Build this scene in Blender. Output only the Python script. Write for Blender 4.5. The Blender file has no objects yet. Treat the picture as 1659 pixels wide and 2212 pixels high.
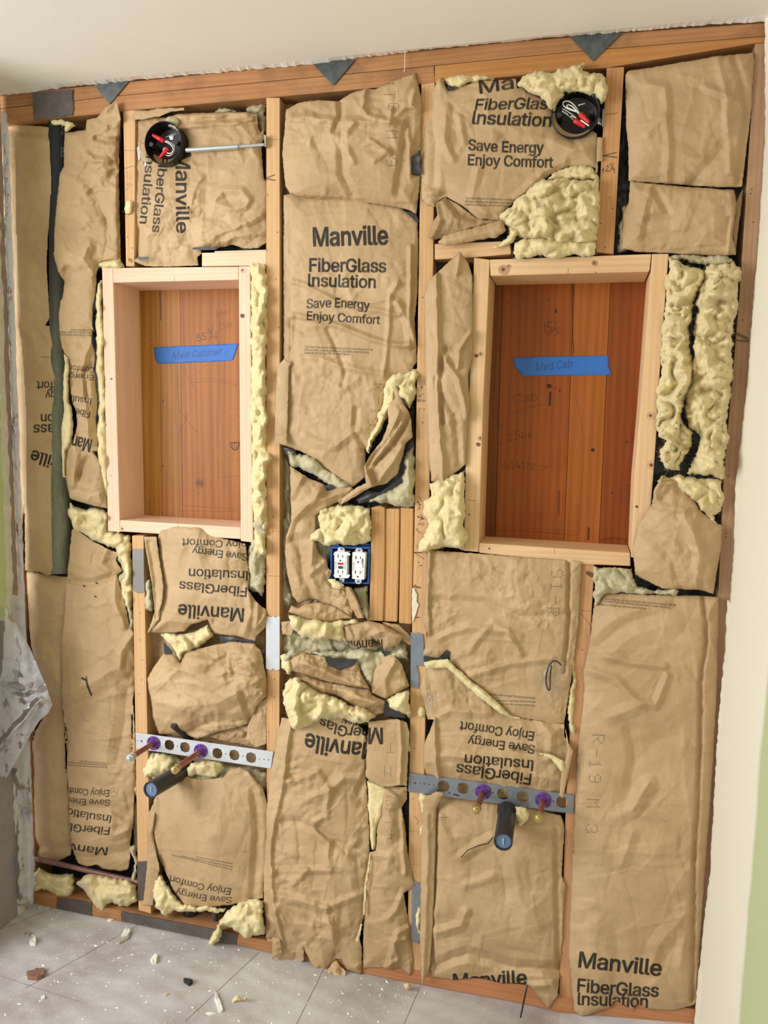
import bpy, bmesh, math, random
import numpy as np
from mathutils import Vector, Matrix

random.seed(7)
SC = bpy.context.scene
COL = SC.collection

# ---------------------------------------------------------------- camera
CP = np.array([0.794943, -1.997259, 1.491565])
YAW, PIT, ROL, FPX = 0.2394685, 0.1082332, 0.0146758, 1730.5155
FW = np.array([-math.sin(YAW)*math.cos(PIT), math.cos(YAW)*math.cos(PIT), -math.sin(PIT)])
_r0 = np.array([math.cos(YAW), math.sin(YAW), 0.0]); _u0 = np.cross(_r0, FW)
RT = _r0*math.cos(ROL)+_u0*math.sin(ROL); UP = -_r0*math.sin(ROL)+_u0*math.cos(ROL)
cd = bpy.data.cameras.new('camera'); cam = bpy.data.objects.new('camera', cd); COL.objects.link(cam)
cd.sensor_fit = 'VERTICAL'; cd.sensor_height = 32.0; cd.lens = FPX/2212.0*32.0
cd.clip_start = 0.05; cd.clip_end = 60
cam.matrix_world = Matrix(((RT[0], UP[0], -FW[0], CP[0]), (RT[1], UP[1], -FW[1], CP[1]), (RT[2], UP[2], -FW[2], CP[2]), (0, 0, 0, 1)))
SC.camera = cam

# ---------------------------------------------------------------- light
W = bpy.data.worlds.new('world'); SC.world = W; W.use_nodes = True
W.node_tree.nodes['Background'].inputs[0].default_value = (1.0, 0.98, 0.94, 1)
W.node_tree.nodes['Background'].inputs[1].default_value = 0.5
def area(name, loc, aim, sx, sy, power, col):
    l = bpy.data.lights.new(name, 'AREA'); l.shape = 'RECTANGLE'; l.size = sx; l.size_y = sy; l.energy = power; l.color = col
    o = bpy.data.objects.new(name, l); COL.objects.link(o); o.location = loc
    o.rotation_euler = (Vector(aim)-Vector(loc)).to_track_quat('-Z', 'Y').to_euler(); return o
area('window_and_fill_light', (-1.9, -1.95, 1.75), (0.3, 0.0, 1.15), 1.5, 1.7, 92, (0.95, 0.97, 1.0))
area('window_and_fill_light', (0.9, -3.4, 2.0), (0.5, 0.0, 1.1), 1.4, 1.0, 10, (1.0, 0.86, 0.66))  # added warm fill from behind the camera, no window there
SC.view_settings.view_transform = 'Standard'; SC.view_settings.look = 'None'
SC.view_settings.exposure = 0.04; SC.view_settings.gamma = 1.0; SC.view_settings.use_curve_mapping = False

# ---------------------------------------------------------------- geometry helpers
def unp(P, y=0.0):
    """photo pixels (n,2) -> world points where the sight line meets the vertical plane at depth y"""
    P = np.atleast_2d(np.asarray(P, float)); y = np.broadcast_to(np.asarray(y, float), (len(P),))
    D = FW[None]+((P[:, 0]-829.5)/FPX)[:, None]*RT[None]-((P[:, 1]-1106)/FPX)[:, None]*UP[None]
    t = (y-CP[1])/D[:, 1]
    return CP[None]+D*t[:, None]
def unz(p, z):
    D = FW+((p[0]-829.5)/FPX)*RT-((p[1]-1106)/FPX)*UP
    return CP+D*((z-CP[2])/D[2])
def proj(p):
    d = np.asarray(p, float)-CP
    return np.array([829.5+FPX*(d@RT)/(d@FW), 1106-FPX*(d@UP)/(d@FW)])
def solve_y(base, endpx):
    ys = np.linspace(base[1]-0.001, base[1]-0.6, 600)
    q = np.array([proj((base[0], y, base[2])) for y in ys])
    return float(ys[np.argmin(np.hypot(q[:, 0]-endpx[0], q[:, 1]-endpx[1]))])
TILES = {'T1': (0, 150, 2.765), 'T2': (550, 50, 3.0164), 'T3': (900, 50, 2.1858), 'T4': (0, 500, 2.765), 'T5': (550, 500, 3.0164),
         'T6': (900, 500, 2.1858), 'T7': (0, 1100, 2.765), 'T8': (500, 1000, 3.318), 'T9': (850, 1150, 2.0507),
         'T10': (0, 1500, 2.6758), 'T11': (550, 1500, 3.1067), 'T12': (850, 1600, 2.0507),
         'U1': (60, 220, 5.53), 'U2': (280, 220, 5.1844), 'U4': (40, 650, 5.532), 'P': (0, 0, 1.0)}
def O(s):
    """'T1 x,y x,y T4 x,y' -> array of photo pixels (traced on enlarged tiles)"""
    out = []; t = TILES['P']
    for w in s.split():
        if w in TILES: t = TILES[w]; continue
        a, b = w.split(','); out.append((t[0]+float(a)/t[2], t[1]+float(b)/t[2]))
    return np.array(out)

def hsh(a, b, seed):
    a = a.astype(np.int64).astype(np.uint32); b = b.astype(np.int64).astype(np.uint32)
    h = a*np.uint32(374761393)+b*np.uint32(668265263)+np.uint32(seed*2246822519 & 0xffffffff)
    h = (h ^ (h >> np.uint32(13)))*np.uint32(1274126177); h = h ^ (h >> np.uint32(16))
    h = (h ^ (h >> np.uint32(15)))*np.uint32(2654435761); h = h ^ (h >> np.uint32(13))
    return (h & np.uint32(0xffffff)).astype(float)/0xffffff
def vn(x, y, seed):
    i = np.floor(x); j = np.floor(y); f = x-i; g = y-j; f = f*f*f*(f*(f*6-15)+10); g = g*g*g*(g*(g*6-15)+10)
    def gr(a, b, dx, dy):
        t = hsh(a, b, seed)*6.2832; return np.cos(t)*dx+np.sin(t)*dy
    fx = x-i; fy = y-j
    n0 = gr(i, j, fx, fy)*(1-f)+gr(i+1, j, fx-1, fy)*f
    n1 = gr(i, j+1, fx, fy-1)*(1-f)+gr(i+1, j+1, fx-1, fy-1)*f
    return (n0*(1-g)+n1*g)*1.5
def facet(x, y, seed):
    x = x+0.55*vn(x*.9+7, y*.9, seed+5); y = y+0.55*vn(x*.9, y*.9+13, seed+6)
    i = np.floor(x); j = np.floor(y); f = x-i; g = y-j
    a = hsh(i, j, seed); b = hsh(i+1, j, seed); c = hsh(i, j+1, seed); d = hsh(i+1, j+1, seed)
    k = hsh(i, j, seed+99) < .5
    t1 = np.where(f > g, a+(b-a)*f+(d-b)*g, a+(d-c)*f+(c-a)*g)
    t2 = np.where(f+g < 1, a+(b-a)*f+(c-a)*g, d+(c-d)*(1-f)+(b-d)*(1-g))
    return np.where(k, t1, t2)*2-1
def crumple(P, seed, big=60, ang=0.3, asp=1.0):
    h = np.zeros(len(P))
    for k, (s, a) in enumerate(((big, 1.0), (big*.46, .66), (big*.22, .33), (big*.11, .10))):
        t = ang+k*1.1; c, sn = math.cos(t), math.sin(t)
        u = (P[:, 0]*c+P[:, 1]*sn)/s; v = (-P[:, 0]*sn+P[:, 1]*c)/(s*asp)
        h += a*facet(u, v, seed+k*17)
    m = 0.22+0.95*np.clip(vn(P[:, 0]/110., P[:, 1]/110., seed+71)*1.6+.5, 0, 1)
    return h*m
def seg_dist(P, A, B):
    d = B-A; L = (d@d)+1e-9
    t = np.clip(((P-A)@d)/L, 0, 1); q = A+t[:, None]*d
    return np.hypot(P[:, 0]-q[:, 0], P[:, 1]-q[:, 1]), q, np.sign(d[0]*(P[:, 1]-A[1])-d[1]*(P[:, 0]-A[0]))
def poly_dist(P, Q, closed=True):
    best = np.full(len(P), 1e9); near = np.zeros_like(P); side = np.zeros(len(P))
    n = len(Q)
    for i in range(n if closed else n-1):
        d, q, s = seg_dist(P, Q[i], Q[(i+1) % n]); m = d < best
        best[m] = d[m]; near[m] = q[m]; side[m] = s[m]
    return best, near, side
def inside(P, Q):
    r = np.zeros(len(P), bool); n = len(Q); x = P[:, 0]; y = P[:, 1]
    for i in range(n):
        x1, y1 = Q[i]; x2, y2 = Q[(i+1) % n]
        if y1 == y2: continue
        m = ((y1 > y) != (y2 > y)) & (x < (x2-x1)*(y-y1)/(y2-y1)+x1); r ^= m
    return r
def rough(Q, amp, seed, step=5.0, closed=True):
    """add torn-edge irregularity to an outline"""
    rs = np.random.RandomState(seed); out = []; n = len(Q)
    for i in range(n if closed else n-1):
        A = Q[i]; B = Q[(i+1) % n]; d = B-A; L = np.hypot(*d); k = max(1, int(L/step)); nn = np.array([-d[1], d[0]])/(L+1e-9)
        for j in range(k):
            t = j/k; o = 0 if j == 0 else rs.uniform(-amp, amp)
            out.append(A+d*t+nn*o)
    return np.array(out)

def link(o, parent=None):
    COL.objects.link(o)
    if parent is not None: o.parent = parent
    return o
def props(o, label=None, cat=None, group=None, kind=None):
    if label: o['label'] = label
    if cat: o['category'] = cat
    if group: o['group'] = group
    if kind: o['kind'] = kind
    return o
def empty(name, loc, label, cat, group=None, kind=None):
    o = bpy.data.objects.new(name, None); o.location = tuple(float(v) for v in loc); o.empty_display_size = .03
    link(o); return props(o, label, cat, group, kind)
def rawmesh(name, V, Fc, mat, parent=None, smooth=True, uv=None):
    V = np.asarray(V, float)
    par = np.array(parent.location) if parent is not None else np.zeros(3)
    if parent is not None and parent.parent is not None: par = par+np.array(parent.parent.location)
    V = V-par
    me = bpy.data.meshes.new(name)
    if isinstance(Fc, np.ndarray):
        k = Fc.shape[1]; me.vertices.add(len(V)); me.vertices.foreach_set('co', V.astype(np.float32).ravel())
        me.loops.add(Fc.size); me.loops.foreach_set('vertex_index', Fc.astype(np.int32).ravel())
        me.polygons.add(len(Fc)); me.polygons.foreach_set('loop_start', np.arange(0, Fc.size, k, dtype=np.int32))
        me.update(calc_edges=True)
    else:
        me.from_pydata([tuple(v) for v in V], [], Fc)
    me.polygons.foreach_set('use_smooth', np.full(len(me.polygons), smooth))
    if uv is not None:
        ul = me.uv_layers.new(name='UVMap'); li = np.zeros(len(me.loops), np.int32); me.loops.foreach_get('vertex_index', li)
        ul.data.foreach_set('uv', uv[li].astype(np.float32).ravel())
    me.materials.append(mat); me.validate(); me.update()
    o = bpy.data.objects.new(name, me); link(o, parent); return o

# ---------------------------------------------------------------- print raster
_F = []
def get_font():
    if not _F:
        f = None
        try:
            import os
            for k in ('LOCAL', 'SYSTEM'):
                q = os.path.join(bpy.utils.resource_path(k), 'datafiles', 'fonts', 'Inter.woff2')
                if os.path.exists(q): f = bpy.data.fonts.load(q); break
        except Exception: f = None
        _F.append(f)
    return _F[0]
class Print:
    """ink mask rasterised on the wall plane (x,z) at depth y0; used as a generated texture"""
    def __init__(s, outline, y0, res=1500.0, pad=.01):
        w = unp(outline, y0); s.y0 = y0; s.x0 = w[:, 0].min()-pad; s.x1 = w[:, 0].max()+pad; s.z0 = w[:, 2].min()-pad; s.z1 = w[:, 2].max()+pad
        s.res = res; s.w = int((s.x1-s.x0)*res); s.h = int((s.z1-s.z0)*res); s.a = np.zeros((s.h, s.w), np.float32)
        s.x1 = s.x0+s.w/res; s.z1 = s.z0+s.h/res
    def to(s, P):
        w = unp(P, s.y0); return np.stack([(w[:, 0]-s.x0)*s.res, (w[:, 2]-s.z0)*s.res], 1)
    def uv(s, Wd): return np.stack([(Wd[:, 0]-s.x0)/(s.x1-s.x0), (Wd[:, 2]-s.z0)/(s.z1-s.z0)], 1)
    def tri(s, T, val):
        mn = np.floor(T.min(0)).astype(int)-1; mx = np.ceil(T.max(0)).astype(int)+1
        mn = np.maximum(mn, 0); mx = np.minimum(mx, [s.w, s.h])
        if (mx <= mn).any(): return
        X, Y = np.meshgrid(np.arange(mn[0], mx[0])+.5, np.arange(mn[1], mx[1])+.5)
        (ax, ay), (bx, by), (cx, cy) = T
        det = (bx-ax)*(cy-ay)-(cx-ax)*(by-ay)
        if abs(det) < 1e-9: return
        sg = 1 if det > 0 else -1
        m = None
        for (px, py, qx, qy) in ((ax, ay, bx, by), (bx, by, cx, cy), (cx, cy, ax, ay)):
            L = math.hypot(qx-px, qy-py)+1e-9
            d = sg*((qx-px)*(Y-py)-(qy-py)*(X-px))/L
            m = d if m is None else np.minimum(m, d)
        cov = np.clip(m+.62, 0, 1)*val; v = s.a[mn[1]:mx[1], mn[0]:mx[0]]; np.maximum(v, cov, out=v)
    def text(s, txt, p0, p1, cap, shear=0.0, val=.97, bold=.032, curve=0.0, sh2=0.0):
        t = glyphs(txt.replace('I', 'l'), bold > 0.0)
        if t is None: return
        T, x0, x1, ch = t; p0 = np.array(p0, float); p1 = np.array(p1, float); d = p1-p0; L = np.hypot(*d); d /= L
        up = np.array([d[1], -d[0]])
        u = (T[..., 0]-x0)/(x1-x0); v = T[..., 1]/ch
        q = p0+(u*L+v*cap*shear)[..., None]*d+(v*cap*(1+sh2*(u-.5))+curve*(u-.5)**2*4-curve)[..., None]*up
        R = s.to(q.reshape(-1, 2)).reshape(-1, 3, 2)
        keep = s.a; s.a = np.zeros_like(keep)
        for k in range(len(R)): s.tri(R[k], 1.0)
        r = bold*cap*.00137*s.res*1.35; mn = np.maximum(np.floor(R.reshape(-1, 2).min(0)-r-3).astype(int), 0); mx = np.minimum(np.ceil(R.reshape(-1, 2).max(0)+r+3).astype(int), [s.w, s.h])
        if (mx > mn).all():
            g = s.a[mn[1]:mx[1], mn[0]:mx[0]]; out = g.copy(); n = int(math.ceil(r))
            for dy in range(-n, n+1):
                for dx in range(-n, n+1):
                    wt = min(1, max(0, r+.5-math.hypot(dx, dy)))
                    if wt <= 0 or (dx == 0 and dy == 0): continue
                    sh = np.zeros_like(g); H_, W_ = g.shape
                    sh[max(0, dy):H_+min(0, dy), max(0, dx):W_+min(0, dx)] = g[max(0, -dy):H_+min(0, -dy), max(0, -dx):W_+min(0, -dx)]
                    np.maximum(out, sh*wt, out=out)
            v = keep[mn[1]:mx[1], mn[0]:mx[0]]; np.maximum(v, out*val, out=v)
        s.a = keep
    def line(s, P, wpx=1.2, val=.8):
        R = s.to(np.asarray(P, float)); r = wpx*.5*s.res*.00137
        for i in range(len(R)-1):
            A, B = R[i], R[i+1]; mn = np.maximum(np.floor(np.minimum(A, B)-r-1).astype(int), 0); mx = np.minimum(np.ceil(np.maximum(A, B)+r+1).astype(int), [s.w, s.h])
            if (mx <= mn).any(): continue
            X, Y = np.meshgrid(np.arange(mn[0], mx[0])+.5, np.arange(mn[1], mx[1])+.5)
            d, _, _ = seg_dist(np.stack([X.ravel(), Y.ravel()], 1), A, B)
            c = np.clip(r+.5-d.reshape(X.shape), 0, 1)*val; v = s.a[mn[1]:mx[1], mn[0]:mx[0]]; np.maximum(v, c, out=v)
    def dots(s, ch, c, size, ang, val=.75):
        g = DOTS[ch]; ca, sa = math.cos(ang), math.sin(ang); hh = len(g); ww = len(g[0])
        for j, row in enumerate(g):
            for i, k in enumerate(row):
                if k == '#':
                    lx = (i-(ww-1)/2)/6*size; ly = (j-(hh-1)/2)/6*size
                    p = (c[0]+lx*ca-ly*sa, c[1]+lx*sa+ly*ca); s.line([p, (p[0]+.3, p[1])], size*.085, val)
    def image(s, name):
        im = bpy.data.images.new(name, s.w, s.h, alpha=False, float_buffer=False); im.colorspace_settings.name = 'Non-Color'
        b = np.ones((s.h, s.w, 4), np.float32); b[..., 0] = b[..., 1] = b[..., 2] = s.a; im.pixels.foreach_set(b.ravel()); im.update(); im.pack(); return im
DOTS = {'R': ['####.', '#...#', '#...#', '####.', '#.#..', '#..#.', '#...#'], '-': ['.....', '.....', '.....', '#####', '.....', '.....', '.....'],
        '1': ['..#..', '.##..', '..#..', '..#..', '..#..', '..#..', '.###.'], '9': ['.###.', '#...#', '#...#', '.####', '....#', '....#', '.###.'],
        'M': ['#...#', '##.##', '#.#.#', '#...#', '#...#', '#...#', '#...#'], '3': ['.###.', '#...#', '....#', '..##.', '....#', '#...#', '.###.'],
        'T': ['#####', '..#..', '..#..', '..#..', '..#..', '..#..', '..#..'], 'F': ['#####', '#....', '#....', '####.', '#....', '#....', '#....'],
        '2': ['.###.', '#...#', '....#', '...#.', '..#..', '.#...', '#####'], '6': ['.###.', '#....', '#....', '####.', '#...#', '#...#', '.###.'],
        'L': ['#....', '#....', '#....', '#....', '#....', '#....', '#####']}
_G = {}
def glyphs(txt, bold):
    k = (txt, bold)
    if k in _G: return _G[k]
    def tris(body, bold):
        cu = bpy.data.curves.new('t', 'FONT'); cu.body = body; cu.resolution_u = 3 if bold else 1; cu.space_character = .98 if bold else 1.0
        f = get_font()
        if f: cu.font = f
        ob = bpy.data.objects.new('t', cu); COL.objects.link(ob); dg = bpy.context.evaluated_depsgraph_get(); me = bpy.data.meshes.new_from_object(ob.evaluated_get(dg))
        me.calc_loop_triangles(); n = len(me.loop_triangles); ix = np.zeros(n*3, np.int32); me.loop_triangles.foreach_get('vertices', ix)
        co = np.zeros(len(me.vertices)*3, np.float32); me.vertices.foreach_get('co', co); co = co.reshape(-1, 3)[:, :2]
        bpy.data.objects.remove(ob); bpy.data.curves.remove(cu); bpy.data.meshes.remove(me)
        return co[ix].reshape(-1, 3, 2).astype(float)
    T = tris(txt, bold); H = tris('H', bold)
    _G[k] = (T, T[..., 0].min(), T[..., 0].max(), H[..., 1].max()); return _G[k]

# ---------------------------------------------------------------- materials
def lin(c):
    return tuple([((v/255)/12.92 if v/255 <= .04045 else ((v/255+.055)/1.055)**2.4) for v in c])+(1,)
class N:
    def __init__(s, name):
        s.m = bpy.data.materials.new(name); s.m.use_nodes = True; s.t = s.m.node_tree; s.n = s.t.nodes; s.b = s.n['Principled BSDF']; s.out = s.n['Material Output']
    def new(s, ty, **kw):
        n = s.n.new(ty)
        for k, v in kw.items():
            if k.startswith('i_'):
                key = k[2:]; key = int(key) if key.isdigit() else key.replace('_', ' '); n.inputs[key].default_value = v
            else: setattr(n, k, v)
        return n
    def L(s, a, b): s.t.links.new(a, b)
    def coord(s, scale=(1, 1, 1), rnd=True, rot=(0, 0, 0)):
        tc = s.new('ShaderNodeTexCoord'); mp = s.new('ShaderNodeMapping'); mp.inputs['Scale'].default_value = scale; mp.inputs['Rotation'].default_value = rot
        g = s.new('ShaderNodeNewGeometry')
        s.L(tc.outputs['Object'], mp.inputs['Vector'])
        if rnd:
            oi = s.new('ShaderNodeObjectInfo'); mm = s.new('ShaderNodeMath', operation='MULTIPLY', i_1=17.0); s.L(oi.outputs['Random'], mm.inputs[0]); s.L(mm.outputs[0], mp.inputs['Location'])
        return mp.outputs[0]
    def noise(s, v, scale, detail=3, rough=.5, dist=0.0):
        n = s.new('ShaderNodeTexNoise'); n.inputs['Scale'].default_value = scale; n.inputs['Detail'].default_value = detail; n.inputs['Roughness'].default_value = rough; n.inputs['Distortion'].default_value = dist
        s.L(v, n.inputs['Vector']); return n.outputs['Fac']
    def ramp(s, f, stops):
        r = s.new('ShaderNodeValToRGB'); e = r.color_ramp.elements
        e[0].position, e[0].color = stops[0]; e[1].position, e[1].color = stops[-1]
        for p, c in stops[1:-1]:
            x = e.new(p); x.color = c
        s.L(f, r.inputs[0]); return r.outputs[0]
    def mix(s, f, a, b, mode='MIX'):
        m = s.new('ShaderNodeMix', data_type='RGBA', blend_type=mode)
        for sock, v in ((m.inputs[0], f), (m.inputs[6], a), (m.inputs[7], b)):
            if isinstance(v, bpy.types.NodeSocket): s.L(v, sock)
            else: sock.default_value = v
        return m.outputs[2]
    def bump(s, f, strength, dist=.001, prev=None):
        b = s.new('ShaderNodeBump'); b.inputs['Strength'].default_value = strength; b.inputs['Distance'].default_value = dist; s.L(f, b.inputs['Height'])
        if prev is not None: s.L(prev, b.inputs['Normal'])
        return b.outputs[0]
    def ink(s, col, img, inkcol):
        u = s.new('ShaderNodeUVMap'); u.uv_map = 'UVMap'; t = s.new('ShaderNodeTexImage', extension='CLIP'); t.image = img; s.L(u.outputs[0], t.inputs[0])
        return s.mix(t.outputs[0], col, inkcol)
    def fin(s, col=None, rough=.6, normal=None, spec=.5, metal=0.0, **kw):
        if col is not None:
            if isinstance(col, bpy.types.NodeSocket): s.L(col, s.b.inputs['Base Color'])
            else: s.b.inputs['Base Color'].default_value = col
        s.b.inputs['Roughness'].default_value = rough; s.b.inputs['Specular IOR Level'].default_value = spec; s.b.inputs['Metallic'].default_value = metal
        if normal is not None: s.L(normal, s.b.inputs['Normal'])
        for k, v in kw.items(): s.b.inputs[k.replace('_', ' ')].default_value = v
        return s.m
def paper_mat(name, img=None, base=(192, 164, 125), dark=(172, 143, 104), inkc=(30, 27, 24)):
    n = N(name); v = n.coord((1, 1, 1)); big = n.noise(v, 7, 4, .6); fine = n.noise(n.coord((500, 500, 40)), 1, 2)
    c = n.ramp(big, [(.3, lin(dark)), (.7, lin(base))]); c = n.mix(.06, c, n.ramp(fine, [(.3, (.25, .2, .15, 1)), (.7, (1, .95, .85, 1))]), 'OVERLAY')
    if img: c = n.ink(c, img, lin(inkc))
    w = n.new('ShaderNodeTexWave', wave_type='BANDS', bands_direction='X'); n.L(n.coord((1, .2, .02)), w.inputs[0]); w.inputs['Scale'].default_value = 230; w.inputs['Distortion'].default_value = 1.2
    b = n.bump(w.outputs['Fac'], .10, .0006); dv = n.new('ShaderNodeVectorMath', operation='ADD'); n.L(v, dv.inputs[0]); nz = n.new('ShaderNodeTexNoise'); nz.inputs['Scale'].default_value = 9; n.L(v, nz.inputs['Vector']); sc_ = n.new('ShaderNodeVectorMath', operation='SCALE'); sc_.inputs['Scale'].default_value = .09; n.L(nz.outputs['Color'], sc_.inputs[0]); n.L(sc_.outputs[0], dv.inputs[1])
    vo = n.new('ShaderNodeTexVoronoi', feature='DISTANCE_TO_EDGE'); vo.inputs['Scale'].default_value = 17; n.L(dv.outputs[0], vo.inputs['Vector']); vr = n.ramp(vo.outputs['Distance'], [(0, (0, 0, 0, 1)), (.05, (1, 1, 1, 1))]); b = n.bump(vr, .09, .0018, b)
    b = n.bump(n.noise(v, 38, 3, .5), .12, .003, b); b = n.bump(fine, .1, .0005, b)
    return n.fin(c, .62, b, .35)
def fluff_mat(name='fiberglass_wool', a=(244, 230, 176), b=(232, 211, 146), d=(206, 176, 112)):
    n = N(name); v = n.coord((1, 1, 1)); big = n.noise(v, 14, 5, .62, .4); st = n.noise(n.coord((140, 140, 30), rot=(0, .5, 0)), 1, 4, .7, 1.5)
    c = n.ramp(big, [(.28, lin(d)), (.48, lin(b)), (.7, lin(a))]); c = n.mix(.35, c, n.ramp(st, [(.3, lin(d)), (.65, lin((252, 244, 205)))]), 'MIX')
    fb = n.noise(n.coord((420, 420, 60), rot=(0, .9, 0)), 1, 3, .7, 2.5); bb = n.bump(n.noise(v, 90, 6, .7, 1.2), .6, .004); bb = n.bump(st, .6, .002, bb); bb = n.bump(fb, .5, .001, bb)
    c = n.mix(.22, c, n.ramp(fb, [(.35, lin((194, 166, 106))), (.6, lin((252, 244, 206)))]))
    return n.fin(c, .95, bb, .1, Sheen_Weight=.25)
def wood_mat(name, light, dark, axis='z', img=None, scale=1.0, contrast=1.0, inkc=(50, 40, 34), dirt=None, rough=.6, bumps=.15):
    n = N(name); S = {'z': (1, 1, .06), 'x': (.06, 1, 1)}[axis]; v = n.coord(tuple(k*scale for k in S))
    g1 = n.noise(v, 55, 3, .6, .5); g2 = n.noise(v, 220, 3, .6); big = n.noise(n.coord((1, 1, .4)), 3.5, 2)
    w = n.new('ShaderNodeTexWave', wave_type='BANDS', bands_direction='X' if axis == 'z' else 'Z'); n.L(v, w.inputs[0]); w.inputs['Scale'].default_value = 26; w.inputs['Distortion'].default_value = 9; w.inputs['Detail'].default_value = 2; w.inputs['Detail Scale'].default_value = .7
    f = n.mix(.22, g1, w.outputs['Fac']); f = n.mix(.28, f, g2)
    lo = tuple(light[i]+(dark[i]-light[i])*contrast for i in range(3))
    c = n.ramp(f, [(.25, lin(lo)), (.62, lin(light))]); c = n.mix(.35, c, n.ramp(big, [(.35, lin(dark)), (.65, lin(light))]))
    if dirt: c = n.mix(n.ramp(n.noise(n.coord(), 9, 4, .65), [(.5, (0, 0, 0, 1)), (.75, (.8, .8, .8, 1))]), c, lin(dirt))
    if img: c = n.ink(c, img, lin(inkc))
    return n.fin(c, rough, n.bump(f, bumps, .001), .2)
def flat_mat(name, col, rough=.5, metal=0.0, bump=0.0, bscale=200, spec=.5, var=0.0, img=None, inkc=(30, 30, 30), **kw):
    n = N(name); c = lin(col); v = n.coord()
    if var: c = n.ramp(n.noise(v, 30, 5, .65), [(.3, tuple(max(0, k*(1-var)) for k in lin(col)[:3])+(1,)), (.7, tuple(min(1, k*(1+var)) for k in lin(col)[:3])+(1,))])
    if img:
        if not isinstance(c, bpy.types.NodeSocket): r = n.new('ShaderNodeRGB'); r.outputs[0].default_value = c; c = r.outputs[0]
        c = n.ink(c, img, lin(inkc))
    return n.fin(c, rough, n.bump(n.noise(v, bscale, 4), bump, .002) if bump else None, spec, metal, **kw)

M = {}
M['paper'] = paper_mat('kraft_paper')
M['paper_dark'] = paper_mat('kraft_paper_shaded', None, (180, 151, 112), (154, 125, 88))  # same kraft paper with shade put into its colour, for rear sheets and folds
M['wool'] = fluff_mat()
M['wool_grey'] = fluff_mat('dusty_fiberglass_wool', (196, 186, 150), (166, 156, 122), (118, 112, 92))
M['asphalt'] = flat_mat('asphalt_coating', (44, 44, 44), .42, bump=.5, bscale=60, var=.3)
M['plate'] = wood_mat('aged_plate_fir', (186, 136, 92), (158, 106, 66), 'x', dirt=(128, 96, 70))
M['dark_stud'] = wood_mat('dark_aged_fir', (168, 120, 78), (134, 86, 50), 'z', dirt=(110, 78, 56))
M['pale'] = wood_mat('new_pale_pine_upright', (236, 204, 172), (222, 180, 144), 'z')
M['pale_x'] = wood_mat('new_pale_pine_level', (240, 208, 178), (226, 184, 150), 'x')
M['honey'] = wood_mat('new_honey_pine_upright', (226, 188, 140), (200, 152, 104), 'z')
M['honey_x'] = wood_mat('new_honey_pine_level', (228, 190, 144), (204, 158, 110), 'x')

# ---------------------------------------------------------------- builders
def slab(name, outline, y0, depth, mat, parent=None, bev=.0012, pr=None, uvm=None):
    Q = outline if isinstance(outline, np.ndarray) else O(outline)
    Wd = unp(Q, y0); A = sum(Wd[i][0]*Wd[(i+1) % len(Wd)][2]-Wd[(i+1) % len(Wd)][0]*Wd[i][2] for i in range(len(Wd)))
    if A < 0: Wd = Wd[::-1]
    n = len(Wd); bm = bmesh.new(); par = np.zeros(3)
    if parent is not None: par = np.array(parent.location)
    f = [bm.verts.new(w-par) for w in Wd]; b = [bm.verts.new(w-par+np.array([0, depth, 0])) for w in Wd]
    bm.faces.new(f); bm.faces.new(b[::-1])
    for i in range(n): bm.faces.new((f[i], b[i], b[(i+1) % n], f[(i+1) % n]))
    bmesh.ops.recalc_face_normals(bm, faces=bm.faces)
    if bev: bmesh.ops.bevel(bm, geom=bm.edges[:], offset=bev, segments=2, affect='EDGES', profile=.6, clamp_overlap=True)
    me = bpy.data.meshes.new(name)
    if pr is not None:
        ul = bm.loops.layers.uv.new('UVMap')
        for fc in bm.faces:
            for lp in fc.loops:
                c = np.array(lp.vert.co)+par
                lp[ul].uv = pr.uv(c[None])[0] if (fc.normal.y < -.5) else (-1, -1)
    bm.to_mesh(me); bm.free(); me.materials.append(mat); o = bpy.data.objects.new(name, me); link(o, parent); return o

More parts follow.
